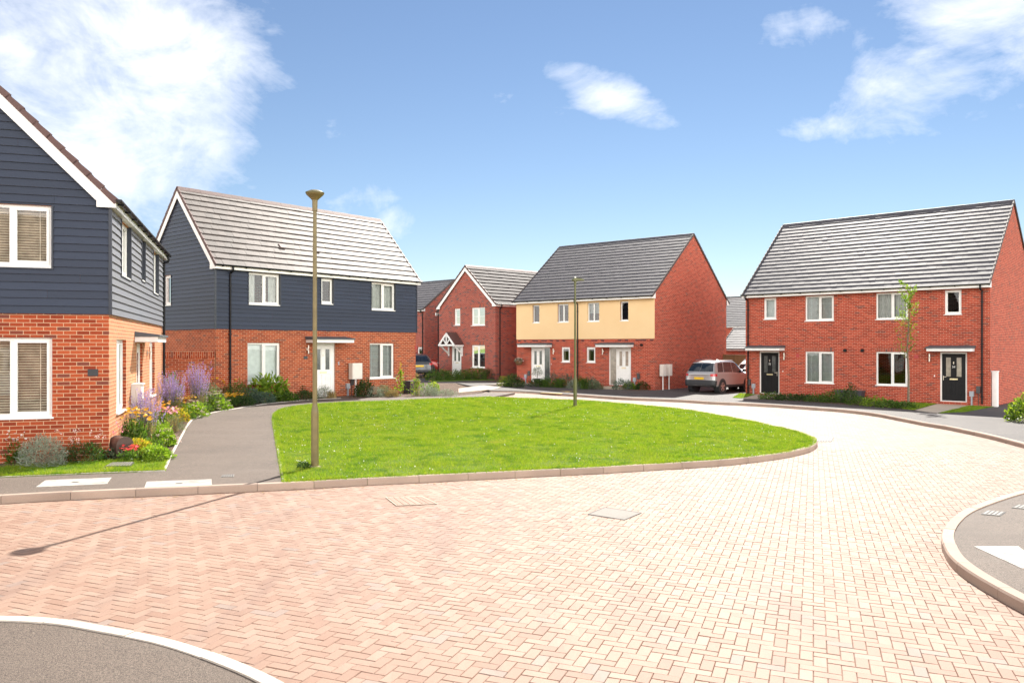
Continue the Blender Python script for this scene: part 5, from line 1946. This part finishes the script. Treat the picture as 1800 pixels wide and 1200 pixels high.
def sedum(rx, hgt, leafm=None, heads=18, headm=None):
    P, v = dome_points(620, rx, rx, hgt * .9)
    hp, hv = dome_points(heads, rx * .95, rx * .95, hgt * 1.02, shell=.97)
    fl = [leaves_at(p + RG.normal(0, (.035, .035, .008), (26, 3)), .02, 1.0, .9) for p in hp]
    sv, _, _ = stems(20, rx, hgt * .8, rx * .2, w=.007)
    return [('stems', sv, M['leaf_mid']), ('foliage', leaves_at(P, .075, .5, .6, out=v), leafm or M['leaf_bright']), ('blossoms', np.concatenate(fl), headm or M['petal_blush'])]


def tuft(rx, hgt, n, mat, w=.005, lean=.5, seedheads=None):
    """arching grass-like blades"""
    a = RG.uniform(0, 2 * np.pi, n); l_ = hgt * RG.uniform(.6, 1.1, n); le = RG.uniform(.15, lean, n)
    b = RG.normal(0, rx * .25, (n, 2)); d = np.c_[np.cos(a), np.sin(a)]; s = np.c_[-np.sin(a), np.cos(a)] * w
    V = []
    mid = np.c_[b + d * (l_ * le * .35)[:, None], l_ * .62]; tip = np.c_[b + d * (l_ * le)[:, None], l_ * (1 - le * .35)]
    V1 = np.stack([np.c_[b - s, np.zeros(n)], np.c_[b + s, np.zeros(n)], mid + np.c_[s, np.zeros(n)] * .8, mid - np.c_[s, np.zeros(n)] * .8], 1)
    V2 = np.stack([mid - np.c_[s, np.zeros(n)] * .8, mid + np.c_[s, np.zeros(n)] * .8, tip + np.c_[s, np.zeros(n)] * .15, tip - np.c_[s, np.zeros(n)] * .15], 1)
    out = [('foliage', np.concatenate([V1, V2]), mat)]
    if seedheads:
        k = min(n, 30)
        out.append(('seed_heads', np.concatenate([leaves_at(t + RG.normal(0, .02, (10, 3)), .035, .6, .4) for t in tip[:k]]), seedheads))
    return out


def spire(hgt, leafm, flowm, rx=.16):
    """hollyhock like upright stem with leaves low down and buds above"""
    n = 170
    t = RG.random(n) ** .8
    P = np.c_[RG.normal(0, rx, n) * (1 - t * .75), RG.normal(0, rx, n) * (1 - t * .75), t * hgt * .72]
    m = 60
    q = RG.uniform(.6, 1.0, m)
    Q = np.c_[RG.normal(0, .022, m), RG.normal(0, .022, m), q * hgt]
    sv, _, _ = stems(3, .05, hgt, .03, w=.008, z0=.9)
    return [('stems', sv, M['leaf_mid']), ('foliage', leaves_at(P, .10, .2, .6), leafm), ('blossoms', leaves_at(Q, .05, .3, .7), flowm)]


def px(u, v, off=PAV): return at(u, v, off)


# ---- bed of the near house
S = lambda *a, **k: shrub_parts(*a, **k)
x, y = px(76, 819); plant('shrub', 'round silver grey shrub at the foot of the near brick wall', 'shrub', x, y, 0, S(.43, .56, 3600, .055, M['leaf_silver'], .22, .5, .55))
x, y = px(30, 812); plant('flower_clump', 'thin stemmed plant with white flowers below the near window', 'flowers', x, y, 0, [*daisies(.26, .62, 26, M['petal_white'], M['leaf_mid'], .025, 240, .07, 6, False)])
x, y = px(152, 811); plant('shrub', 'low dark green wispy shrub between the silver shrub and the house corner', 'shrub', x, y, 0, S(.50, .42, 1500, .075, M['leaf_dark'], .2, .6, .3) + [('blossoms', np.concatenate([leaves_at(np.array((RG.normal(0, .3), RG.normal(0, .2), RG.uniform(.35, .62))) + RG.normal(0, .015, (6, 3)), .035, .3, .7) for _ in range(22)]), M['petal_blush'])])
x, y = px(186, 803); plant('flower_clump', 'airy pink flower stems in front of the brown hose case', 'flowers', x, y, 0, tuft(.28, .68, 70, M['leaf_straw'], .004, .6) + [('blossoms', np.concatenate([leaves_at(np.array((RG.normal(0, .22), RG.normal(0, .18), RG.uniform(.35, .66))) + RG.normal(0, .018, (7, 3)), .04, .3, .8) for _ in range(26)]), M['petal_pink'])])
x, y = px(110, 815); plant('flower_clump', 'small leafy sprig beside the silver shrub', 'plant', x - .9, y + .1, 0, S(.16, .18, 160, .09, M['leaf_mid'], .5))
x, y = px(228, 810); plant('flower_clump', 'clump of bright red flowers above the drain grate', 'flowers', x, y, 0, daisies(.24, .30, 30, M['petal_red'], M['leaf_mid'], .034, 220, .08, 6, False))
x, y = px(243, 802); plant('shrub', 'gold and orange leaved low bush beside the red flowers', 'shrub', x, y, 0, S(.40, .40, 2300, .055, M['leaf_gold'], .5, .4, .5))
x, y = px(276, 808); plant('shrub', 'yellow green low bush at the corner of the path edging', 'shrub', x, y, 0, S(.33, .30, 1500, .055, M['leaf_bright'], .5, .4, .5))
x, y = px(290, 783); plant('flower_clump', 'pale pink topped stonecrop with lime leaves beside the path', 'flowers', x, y, 0, sedum(.30, .40))
x, y = px(234, 788); plant('flower_clump', 'yellow flowered plant with dark leaves against the sunny brick wall', 'flowers', x, y, 0, daisies(.34, .88, 44, M['petal_yellow'], M['leaf_mid'], .05, 700, .10))
x, y = px(258, 778); plant('lavender_bush', 'nearest tall lilac spiked bush beside the sunny wall', 'flowers', x, y, 0, perovskia(.34, 1.28, 80))
x, y = px(306, 758); plant('shrub', 'brownish green bush by the stepping slab', 'shrub', x, y, 0, S(.32, .44, 900, .06, M['leaf_greygreen'], .2, .7, .3) + tuft(.3, .42, 90, M['leaf_straw'], .004, .6))
x, y = px(292, 752); plant('flower_clump', 'clump of deep pink flowers behind the brownish bush', 'flowers', x, y, 0, daisies(.38, .56, 60, M['petal_pink'], M['leaf_mid'], .045, 420, .07, 6, False))
x, y = px(277, 752); plant('flower_clump', 'yellow daisies between the lilac bush and the pink flowers', 'flowers', x, y, 0, daisies(.28, .70, 34, M['petal_yellow'], M['leaf_bright'], .045, 300, .08))
x, y = px(300, 733); plant('lavender_bush', 'wide lilac spiked bush in the middle of the bed', 'flowers', x, y, 0, perovskia(.50, 1.40, 120))
x, y = px(336, 728); plant('lavender_bush', 'tallest lilac spiked bush in front of the brick garden wall', 'flowers', x + .05, y + .3, 0, perovskia(.38, 1.62, 100))
x, y = px(320, 731); plant('flower_clump', 'orange daisies at the foot of the middle lilac bush', 'flowers', x, y, 0, daisies(.40, .60, 40, M['petal_yellow'], M['leaf_gold'], .045, 520, .07))
x, y = px(343, 733); plant('flower_clump', 'pale flower headed stonecrop with yellow leaves where the path narrows', 'flowers', x, y, 0, sedum(.40, .52, None, 22))
x, y = px(326, 737); plant('shrub', 'small bright green bush at the bend of the path', 'shrub', x, y, 0, S(.30, .30, 700, .06, M['leaf_mid'], .5))
x, y = px(364, 720); plant('shrub', 'big grey green rounded bush in front of the garden wall', 'shrub', x, y, 0, S(.62, .98, 2600, .075, M['leaf_greygreen'], .25, .5, .4))
x, y = px(377, 721); plant('flower_clump', 'large stonecrop with white pink heads beside the path', 'flowers', x, y, 0, sedum(.50, .68, None, 30))
x, y = px(392, 719); plant('flower_clump', 'low yellow green stonecrop nearest the path beside the big stonecrop', 'flowers', x, y, 0, sedum(.28, .28, None, 6))
x, y = px(387, 706); plant('flower_clump', 'orange daisies behind the large stonecrop', 'flowers', x, y, 0, daisies(.40, .88, 36, M['petal_yellow'], M['leaf_dark'], .055, 420, .08))
x, y = px(406, 714); plant('flower_clump', 'golden daisies in front of the black downpipe', 'flowers', x, y, 0, daisies(.38, .46, 30, M['petal_yellow'], M['leaf_mid'], .065, 360, .08))
x, y = px(304, 712); plant('shrub', 'leafy bright green plant against the brick garden wall', 'shrub', x, y, 0, S(.34, 1.35, 420, .15, M['leaf_bright'], .5, .1, .2))

for (u, v, w_, h_, m, lab) in ((262, 797, .34, .30, 'leaf_mid', 'low green filler plant behind the gold leaved bush'), (247, 776, .36, .50, 'leaf_dark', 'dark leafy plant under the yellow flowers by the sunny wall'), (283, 766, .34, .34, 'leaf_bright', 'light green plant between the lilac bush and the path'),
                               (312, 741, .40, .42, 'leaf_gold', 'gold leaved plant among the pink and orange flowers'), (352, 726, .38, .40, 'leaf_mid', 'green plant in front of the big grey green bush'), (210, 806, .30, .26, 'leaf_greygreen', 'low grey green plant in front of the hose case')):
    x, y = px(u, v); plant('shrub', lab, 'shrub', x, y, 0, S(w_, h_, 700, .07, M[m], .4, .45, .3))

# ---- bed of the boarded house by the green
x, y = px(416, 709); plant('shrub', 'loose olive bush with rusty tips left of the lower window', 'shrub', x, y, 0, S(.55, .85, 1500, .08, M['leaf_mid'], .3, .4, .3))
x, y = px(440, 708); plant('shrub', 'blue green bush under the left end of the lower window', 'shrub', x, y, 0, S(.62, .55, 1900, .07, M['leaf_blue'], .25, .5, .4))
x, y = px(427, 713); plant('shrub', 'low dark green edging plant by the path under the window', 'shrub', x, y, 0, S(.45, .32, 900, .07, M['leaf_dark'], .4))
x, y = px(472, 704); plant('shrub', 'large leaved bright green plant below the lower window', 'shrub', x, y, 0, S(.78, .88, 460, .26, M['leaf_bright'], .40, .1, .45))
x, y = px(462, 708); plant('shrub', 'dark blue green plant at the path in front of the large leaved one', 'shrub', x, y, 0, S(.55, .38, 1200, .075, M['leaf_blue'], .3))
x, y = px(498, 704.5); plant('shrub', 'low mid green plant right of the large leaved one', 'shrub', x, y, 0, S(.55, .40, 900, .10, M['leaf_mid'], .4))
x, y = px(527, 699); plant('shrub', 'small upright dark shrub against the wall left of the lamp post', 'shrub', x, y + .2, 0, S(.22, .56, 420, .08, M['leaf_dark'], .5))
x, y = px(534, 702.3); plant('shrub', 'low dark green mound left of the lamp post', 'shrub', x, y, 0, S(.55, .34, 1200, .07, M['leaf_dark'], .35))
x, y = px(568, 699.5); plant('shrub', 'grey lavender mound beside the white door', 'shrub', x, y, 0, S(.42, .52, 1500, .07, M['leaf_silver'], .18, .7))
x, y = px(582, 699.8); plant('shrub', 'straw coloured grass tuft beside the grey mound at the door', 'grass tuft', x, y, 0, tuft(.4, .36, 160, M['leaf_straw'], .006, .9))
x, y = px(640, 696.5); plant('shrub', 'upright dark shrub with rusty leaves right of the meter box', 'shrub', x, y, 0, S(.42, .74, 1200, .085, M['leaf_dark'], .5))
x, y = px(661, 697); plant('shrub', 'grey green mound below the right lower window, nearer the meter box', 'shrub', x, y, 0, S(.44, .46, 1300, .07, M['leaf_silver'], .2, .6))
x, y = px(676, 696.5); plant('shrub', 'grey green mound below the right end of the right lower window', 'shrub', x, y, 0, S(.40, .50, 1300, .07, M['leaf_greygreen'], .2, .6))
x, y = px(690, 697); plant('shrub', 'cream yellow low mound left of the tall hollyhock', 'shrub', x, y, 0, S(.34, .32, 900, .06, M['leaf_straw'], .4) )
x, y = px(704, 696); plant('hollyhock', 'tall hollyhock standing against the brick right of the window', 'flowers', x, y, 0, spire(1.42, M['leaf_bright'], M['leaf_gold'], .2))
x, y = px(733, 695.5); plant('hollyhock', 'leafy hollyhock with brown seed stems right of the anthracite tub', 'flowers', x, y, 0, spire(.95, M['leaf_bright'], M['leaf_straw'], .22) + tuft(.35, .95, 26, M['leaf_straw'], .006, .35, M['leaf_straw']))
x, y = px(752, 695); plant('shrub', 'white flecked spreading bush at the end of the bed', 'shrub', x, y, 0, S(.62, .50, 1700, .06, M['leaf_silver'], .4))
x, y = px(760, 692.5); plant('flower_clump', 'pale yellow flower heads behind the white flecked bush', 'flowers', x, y, 0, sedum(.34, .66, None, 16, M['leaf_gold']))
x, y = px(782, 695.3); plant('shrub', 'low silvery edging plant at the far end of the bed', 'shrub', x, y, 0, S(.60, .30, 1200, .06, M['leaf_silver'], .3))
# weeds at the lamp post
x, y = px(533, 823); plant('weed_clump', 'weeds with white flowers at the foot of the tall lamp post', 'weeds', x, y, 0, daisies(.14, .16, 12, M['petal_white'], M['leaf_dark'], .014, 240, .05, 5, False))

# ---- hedge in front of the porch house
i = 0
for (u, v, w, hh, m) in ((762, 668.5, .62, .62, 'leaf_mid'), (778, 668, .6, .7, 'leaf_mid'), (797, 667.5, .62, .66, 'leaf_mid'), (814, 667, .62, .62, 'leaf_mid'), (829, 667, .55, .72, 'leaf_mid'), (843, 666.5, .62, .80, 'leaf_mid')):
    x, y = px(u, v)
    plant('hedge_shrub', 'mid green clipped shrub in the low hedge before the porch house', 'shrub', x, y, 0, S(w, hh, 700, .10, M[m], .5), 'shrubs of the low hedge before the porch house')
x, y = px(860, 666.5); plant('hedge_shrub', 'darker taller shrub closing the right end of the low hedge', 'shrub', x, y, 0, S(.78, .86, 900, .10, M['leaf_dark'], .5))

# ---- bed of the cream house
x, y = px(890, 679); plant('flower_clump', 'lime yellow flowering mound at the left corner of the cream house', 'flowers', x, y, 0, sedum(.55, .70, None, 26, M['leaf_gold']))
x, y = px(903, 680); plant('shrub', 'dark green bush left of the left white door', 'shrub', x, y, 0, S(.62, .70, 900, .10, M['leaf_dark'], .5))
x, y = px(916, 676); plant('flower_clump', 'small bright pink flowers beside the left white door', 'flowers', x, y, 0, daisies(.34, .42, 30, M['petal_pink'], M['leaf_dark'], .05, 200, .08, 6, False))
row = [(944, 679.5, .60, .50, 'leaf_dark', 'dark green plant at the left end of the cream house bed'), (957, 680.3, .62, .52, 'leaf_mid', 'yellow green plant second from the left door in the cream house bed'),
       (969, 678, .66, .78, 'leaf_blue', 'taller blue green bush under the left small window'), (984, 681.5, .62, .55, 'leaf_mid', 'mid green plant under the left small window'),
       (997, 679.5, .60, .80, 'leaf_blue', 'tall blue green bush just left of the olive lamp post'), (1009, 683, .50, .45, 'leaf_silver', 'grey plant behind the olive lamp post'),
       (1024, 683.3, .62, .66, 'leaf_mid', 'grassy green plant right of the olive lamp post'), (1038, 682, .60, .62, 'leaf_blue', 'blue green plant under the right small window'),
       (1048, 684, .48, .48, 'leaf_greygreen', 'grey green plant left of the door step'), (1093, 684.5, .66, .62, 'leaf_blue', 'blue green plant right of the door step'),
       (1106, 684, .42, .45, 'leaf_bright', 'small light green plant at the corner of the cream house'), (1130, 684.6, .46, .44, 'leaf_dark', 'small dark plant alone at the corner by the meter boxes')]
for (u, v, w, hh, m, lab) in row:
    x, y = px(u, v)
    P_ = S(w, hh, 650, .11, M[m], .28, .6) if m != 'leaf_mid' else S(w, hh, 420, .11, M[m], .3, .6) + tuft(w * .8, hh * 1.1, 160, M['leaf_mid'], .012, .8)
    plant('shrub', lab, 'shrub', x, y, 0, P_, 'plants in the cream house bed')
# pot with a small bush by the left white door, and the hanging basket
p = loc(H4, [(2.02, -.55)])[0]
root = empty('potted_plant', (p[0], p[1], gz(p[0], p[1]) + PAV + .012), 0, 'small potted bush on the step before the left white door', 'potted plant')
mb = MB(); mb.lathe([(0, 0), (.15, 0), (.2, .32), (.21, .34), (.17, .34), (.16, .3), (0, .3)], seg=18); mb.build('pot', M['anthracite'], root)
P_, v_ = dome_points(320, .34, .34, .55); P_[:, 2] += .55; quads_mesh('foliage', leaves_at(P_, .08, .2, .5, out=v_), M['leaf_silver'], root)
mb = MB(); mb.tube([(0, 0, .3), (.02, .01, .8)], .018, 8); mb.build('stem', M['bark'], root)
p = loc(H4, [(.38, -.26)])[0]
root = empty('hanging_basket', (p[0], p[1], .085 + 1.36), -.686, 'hanging basket of pale flowers on the wall of the cream house', 'hanging basket')
mb = MB(); mb.lathe([(0, -.22), (.12, -.2), (.21, -.1), (.24, 0), (.22, .0), (0, -.02)], seg=18); mb.build('basket', M['wicker'], root)
P_, v_ = dome_points(220, .36, .3, .22); quads_mesh('foliage', leaves_at(P_, .08, -.2, .5, out=v_), M['leaf_greygreen'], root)
P_, v_ = dome_points(90, .36, .3, .25, shell=.9); quads_mesh('blossoms', leaves_at(P_, .06, .2, .8, out=v_), M['petal_blush'], root)
mb = MB(); mb.tube([(0, .26, .55), (0, .0, .58), (0, 0, .5)], .010, 6)
for a in (0, 2.1, 4.2): mb.tube([(0, 0, .52), (.22 * math.cos(a), .22 * math.sin(a), 0)], .004, 5)
mb.build('bracket', M['black_plastic'], root)

# ---- ground cover in the black door houses' bed
row = [(1357, 702, .60, .34, 'leaf_mid', 'low ground cover patch nearest the left black door'), (1385, 703.5, .66, .32, 'leaf_dark', 'low dark ground cover second from the left black door'),
       (1412, 704.5, .66, .32, 'leaf_dark', 'low dark ground cover under the left lower window'), (1440, 706.5, .62, .36, 'leaf_mid', 'mid green ground cover right of the left lower window'),
       (1463, 707.5, .62, .46, 'leaf_mid', 'fuller green ground cover left of the planter box'), (1484, 708, .62, .62, 'leaf_mid', 'rounded green bush in front of the planter box'),
       (1499, 709, .36, .82, 'leaf_dark', 'upright dark bush standing before the planter box'), (1518, 712, .66, .38, 'leaf_mid', 'low green ground cover at the right end of the planter box'),
       (1545, 714.5, .66, .38, 'leaf_bright', 'light green ground cover under the right lower window'), (1570, 716.5, .62, .34, 'leaf_mid', 'low green ground cover left of the young tree'),
       (1591, 718, .50, .28, 'leaf_mid', 'low green ground cover at the foot of the young tree')]
for (u, v, w, hh, m, lab) in row:
    x, y = px(u, v)
    plant('ground_cover', lab, 'ground cover', x, y + .15, 0, S(w * 1.12, hh, 620, .085, M[m], .5, .4), 'ground cover before the black door houses')
# bush at the right edge
x, y = px(1806, 741); plant('shrub', 'yellow green laurel bush at the right edge of the picture', 'shrub', x, y, 0, S(.74, 1.02, 1500, .125, M['leaf_laurel'], .42, .15, .35, lumps=9))

# ---- the young tree
x, y = px(1596.5, 713)
root = empty('young_tree', (x, y, gz(x, y) + PAV), 0, 'slender young tree with thin leaves before the right pair of homes', 'tree')
tr = MB()
H_ = 5.15
spine = [(0, 0, -.1), (.02, 0, 1.2), (-.03, .02, 2.4), (.02, 0, 3.4), (.10, .02, 4.3), (.13, .03, H_)]
tr.tube([tuple(p_) for p_ in spine], [.05, .042, .034, .024, .014, .005], 10)
br_pts = []
rb = random.Random(8)


def sp(z):
    for a, b in zip(spine, spine[1:]):
        if a[2] <= z <= b[2]:
            f = (z - a[2]) / (b[2] - a[2]); return np.array(a) * (1 - f) + np.array(b) * f
    return np.array(spine[-1])


limb_mb = []
for k in range(38):
    z = 1.9 + 2.95 * (k / 37) ** .95
    p0 = sp(z); a = rb.uniform(0, 6.28)
    L_ = rb.uniform(.30, .62) * (1.05 - .45 * (z - 2) / 3.1)
    if z < 3.3 and math.cos(a) > .3: L_ *= .6
    mid = p0 + np.array((math.cos(a), math.sin(a), .55)) * L_ * .5
    end = p0 + np.array((math.cos(a), math.sin(a), 1.0)) * L_
    lm = MB(); lm.tube([p0, mid, end], [.010, .007, .003], 6, caps=False); limb_mb.append(lm)
    for t in np.linspace(.2, 1.05, 14):
        q = p0 * (1 - t) ** 2 + 2 * mid * t * (1 - t) + end * t * t
        br_pts.append(q + np.array([rb.gauss(0, .045) for _ in range(3)]))
trunk = tr.build('trunk', M['bark'], root, True)
for lm in limb_mb: lm.build('limb', M['bark'], trunk, True)
bp = np.array(br_pts)
hi = bp[:, 2] > 3.3
quads_mesh('crown', np.concatenate([leaves_at(bp, .105, .1, .42), leaves_at(bp[hi] + .03, .10, .1, .42), leaves_at(bp[bp[:, 2] > 4.2] - .03, .10, .1, .42)]), M['leaf_bright'], root)
mb = MB(); mb.tube([(.22, .1, -.1), (.22, .1, 1.0)], .035, 10); 
# light settings
SUN, SKY_STRENGTH, EXPOSURE = 4.8, 0.05, 1.25
AIR, DUST, OZONE = 1.0, 0.0, 2.0
SKY_SAT, SKY_VAL, CLOUD, REAR, REAR_FILL = 1.0, .97, 11.5, 1.0, 52.0
CLOUDS = [(130, 190, 300, 200, .1, 2.3), (40, 50, 260, 120, 0, 2.0), (290, 300, 130, 70, -.3, .7), (60, 320, 260, 110, 0, .8), (1100, 178, 135, 40, -.40, .66), (1385, 55, 110, 50, .15, .5), (1690, 125, 300, 135, .3, .55),
          (1440, 222, 140, 34, .05, .22), (590, 228, 110, 40, -.2, .10), (1770, 30, 200, 100, 0, 1.0), (630, 350, 110, 44, .2, .36), (700, 395, 50, 45, 0, .5)]
# ------------------------------------------------------------------ sky, sun, camera
SUN_EL, SUN_AZ = math.radians(40.9), math.radians(17.9)   # azimuth clockwise from the view direction (+Y)
w = bpy.data.worlds.new('World')
SC.world = w
w.use_nodes = True
nt = w.node_tree
nt.nodes.clear()
N = nt.nodes.new
out = N('ShaderNodeOutputWorld'); bg = N('ShaderNodeBackground')
sky = N('ShaderNodeTexSky'); sky.sky_type = 'NISHITA'; sky.sun_disc = False
sky.sun_elevation = SUN_EL; sky.sun_rotation = SUN_AZ
sky.air_density = AIR; sky.dust_density = DUST; sky.ozone_density = OZONE; sky.altitude = 0
tc = N('ShaderNodeTexCoord')
Lk = nt.links.new


def wm(op, a, b=None, c=None, clamp=False):
    n = N('ShaderNodeMath'); n.operation = op; n.use_clamp = clamp
    for i, v in enumerate((a, b, c)):
        if v is None: continue
        if isinstance(v, (int, float)): n.inputs[i].default_value = v
        else: Lk(v, n.inputs[i])
    return n.outputs[0]


sep = N('ShaderNodeSeparateXYZ'); Lk(tc.outputs['Generated'], sep.inputs[0])
dx, dy, dz = sep.outputs
fwd = wm('MAXIMUM', dy, .05)
ga, gb = wm('DIVIDE', dx, fwd), wm('DIVIDE', dz, fwd)      # where on the sky, ahead of us
ahead = wm('GREATER_THAN', dy, .06)


def noise(scale, detail, rough, stretch, dist=0.0, off=0.0):
    m = N('ShaderNodeMapping'); m.inputs['Scale'].default_value = stretch; m.inputs['Location'].default_value = (off, off * .7, off * .3)
    Lk(tc.outputs['Generated'], m.inputs[0])
    n = N('ShaderNodeTexNoise'); n.inputs['Scale'].default_value = scale; n.inputs['Detail'].default_value = detail
    n.inputs['Roughness'].default_value = rough; n.inputs['Distortion'].default_value = dist
    Lk(m.outputs[0], n.inputs['Vector'])
    return n.outputs['Fac']


n1 = noise(3.6, 9, .6, (1, 1, 1.35), .5)
n2 = noise(9.0, 8, .65, (1, 1, 1.6), .6, 3.1)
n3 = noise(16.0, 6, .6, (.7, 1, 2.0), .5, 7.7)
mask = None


def blob(u, v, ru, rv, rot=0.0, amp=1.0):
    """one cloud bank, given by the direction of its middle and its spread"""
    global mask
    a0, b0 = (u - 900) / F_PX, (HOR - v) / F_PX
    c, s = math.cos(rot), math.sin(rot)
    x = wm('SUBTRACT', ga, a0); y = wm('SUBTRACT', gb, b0)
    xr = wm('ADD', wm('MULTIPLY', x, c), wm('MULTIPLY', y, s)); yr = wm('SUBTRACT', wm('MULTIPLY', y, c), wm('MULTIPLY', x, s))
    q = wm('ADD', wm('POWER', wm('ABSOLUTE', wm('DIVIDE', xr, ru / F_PX)), 2.0), wm('POWER', wm('ABSOLUTE', wm('DIVIDE', yr, rv / F_PX)), 2.0))
    f = wm('SUBTRACT', amp, wm('MULTIPLY', q, 1.25))
    mask = f if mask is None else wm('MAXIMUM', mask, f)


for b in CLOUDS: blob(*b)
mask = wm('MAXIMUM', mask, -1.5)
dens = wm('ADD', mask, wm('MULTIPLY', wm('SUBTRACT', n1, .5), 6.0))
dens = wm('ADD', dens, wm('MULTIPLY', wm('SUBTRACT', n2, .5), 3.2))
dens = wm('ADD', dens, wm('MULTIPLY', wm('SUBTRACT', n3, .5), 1.6))
fac = wm('MULTIPLY', wm('SMOOTH_MIN', wm('MAXIMUM', wm('MULTIPLY', dens, .45), 0.0), 1.0, .35), ahead)
# unseen cloud added behind us, mostly low, as fill light for shaded fronts
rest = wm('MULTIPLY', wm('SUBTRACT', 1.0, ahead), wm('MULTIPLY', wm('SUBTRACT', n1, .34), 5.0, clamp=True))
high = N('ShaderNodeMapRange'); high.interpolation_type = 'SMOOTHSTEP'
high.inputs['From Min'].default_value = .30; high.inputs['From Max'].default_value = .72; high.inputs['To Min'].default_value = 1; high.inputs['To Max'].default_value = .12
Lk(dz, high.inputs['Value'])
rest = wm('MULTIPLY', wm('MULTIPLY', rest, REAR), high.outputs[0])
fac = wm('MULTIPLY', wm('ADD', fac, rest), wm('GREATER_THAN', dz, -.02), clamp=True)
hs = N('ShaderNodeHueSaturation'); hs.inputs['Saturation'].default_value = SKY_SAT; hs.inputs['Value'].default_value = SKY_VAL
Lk(sky.outputs[0], hs.inputs['Color'])
air = N('ShaderNodeMix'); air.data_type = 'RGBA'; air.blend_type = 'MULTIPLY'; air.inputs[0].default_value = 1
air.inputs[7].default_value = (1.0, .982, 1.0, 1); Lk(hs.outputs[0], air.inputs[6])
shade = N('ShaderNodeMix'); shade.data_type = 'RGBA'
Lk(wm('MULTIPLY', wm('SUBTRACT', n2, .3), 1.6, clamp=True), shade.inputs[0])
shade.inputs[6].default_value = (*[c * CLOUD for c in (.86, .90, .99)], 1); shade.inputs[7].default_value = (*[c * CLOUD for c in (1.0, 1.0, 1.02)], 1)
mx = N('ShaderNodeMix'); mx.data_type = 'RGBA'
# added rear clouds, made far brighter than those ahead to light shaded walls
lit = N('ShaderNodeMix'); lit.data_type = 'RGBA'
Lk(wm('SUBTRACT', 1.0, ahead), lit.inputs[0]); Lk(shade.outputs[2], lit.inputs[6]); lit.inputs[7].default_value = (REAR_FILL, REAR_FILL * .97, REAR_FILL * .92, 1)
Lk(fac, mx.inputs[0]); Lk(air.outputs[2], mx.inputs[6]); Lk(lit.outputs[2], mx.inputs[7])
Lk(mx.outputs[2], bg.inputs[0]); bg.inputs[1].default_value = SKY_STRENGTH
Lk(bg.outputs[0], out.inputs[0])

sl = bpy.data.lights.new('sun', 'SUN'); sl.energy = SUN; sl.angle = math.radians(.5); sl.color = (1.0, .945, .86)
so = bpy.data.objects.new('sun', sl); COL.objects.link(so)
d = Vector((math.sin(SUN_AZ) * math.cos(SUN_EL), math.cos(SUN_AZ) * math.cos(SUN_EL), math.sin(SUN_EL)))
so.rotation_euler = d.to_track_quat('Z', 'Y').to_euler()
so.location = d * 80

cam = bpy.data.cameras.new('camera')
cam.sensor_width = 36; cam.lens = 36 * F_PX / 1800; cam.shift_y = (HOR - 600) / 1800
cam.clip_start = .1; cam.clip_end = 2000
co = bpy.data.objects.new('camera', cam); COL.objects.link(co)
co.location = (0, 0, CAM_H); co.rotation_euler = (math.pi / 2, 0, 0)
SC.camera = co
vs = SC.view_settings
SC.display_settings.display_device = 'sRGB'
vs.view_transform = 'Standard'; vs.look = 'None'; vs.exposure = EXPOSURE; vs.gamma = 1; vs.use_curve_mapping = False
SC.render.film_transparent = False
cy = SC.cycles
cy.max_bounces = 6; cy.diffuse_bounces = 4; cy.glossy_bounces = 3; cy.transmission_bounces = 3; cy.transparent_max_bounces = 10
cy.sample_clamp_indirect = 8; cy.use_adaptive_sampling = True; cy.adaptive_threshold = .015
cy.use_denoising = True
try: cy.denoiser = 'OPENIMAGEDENOISE'
except Exception: pass
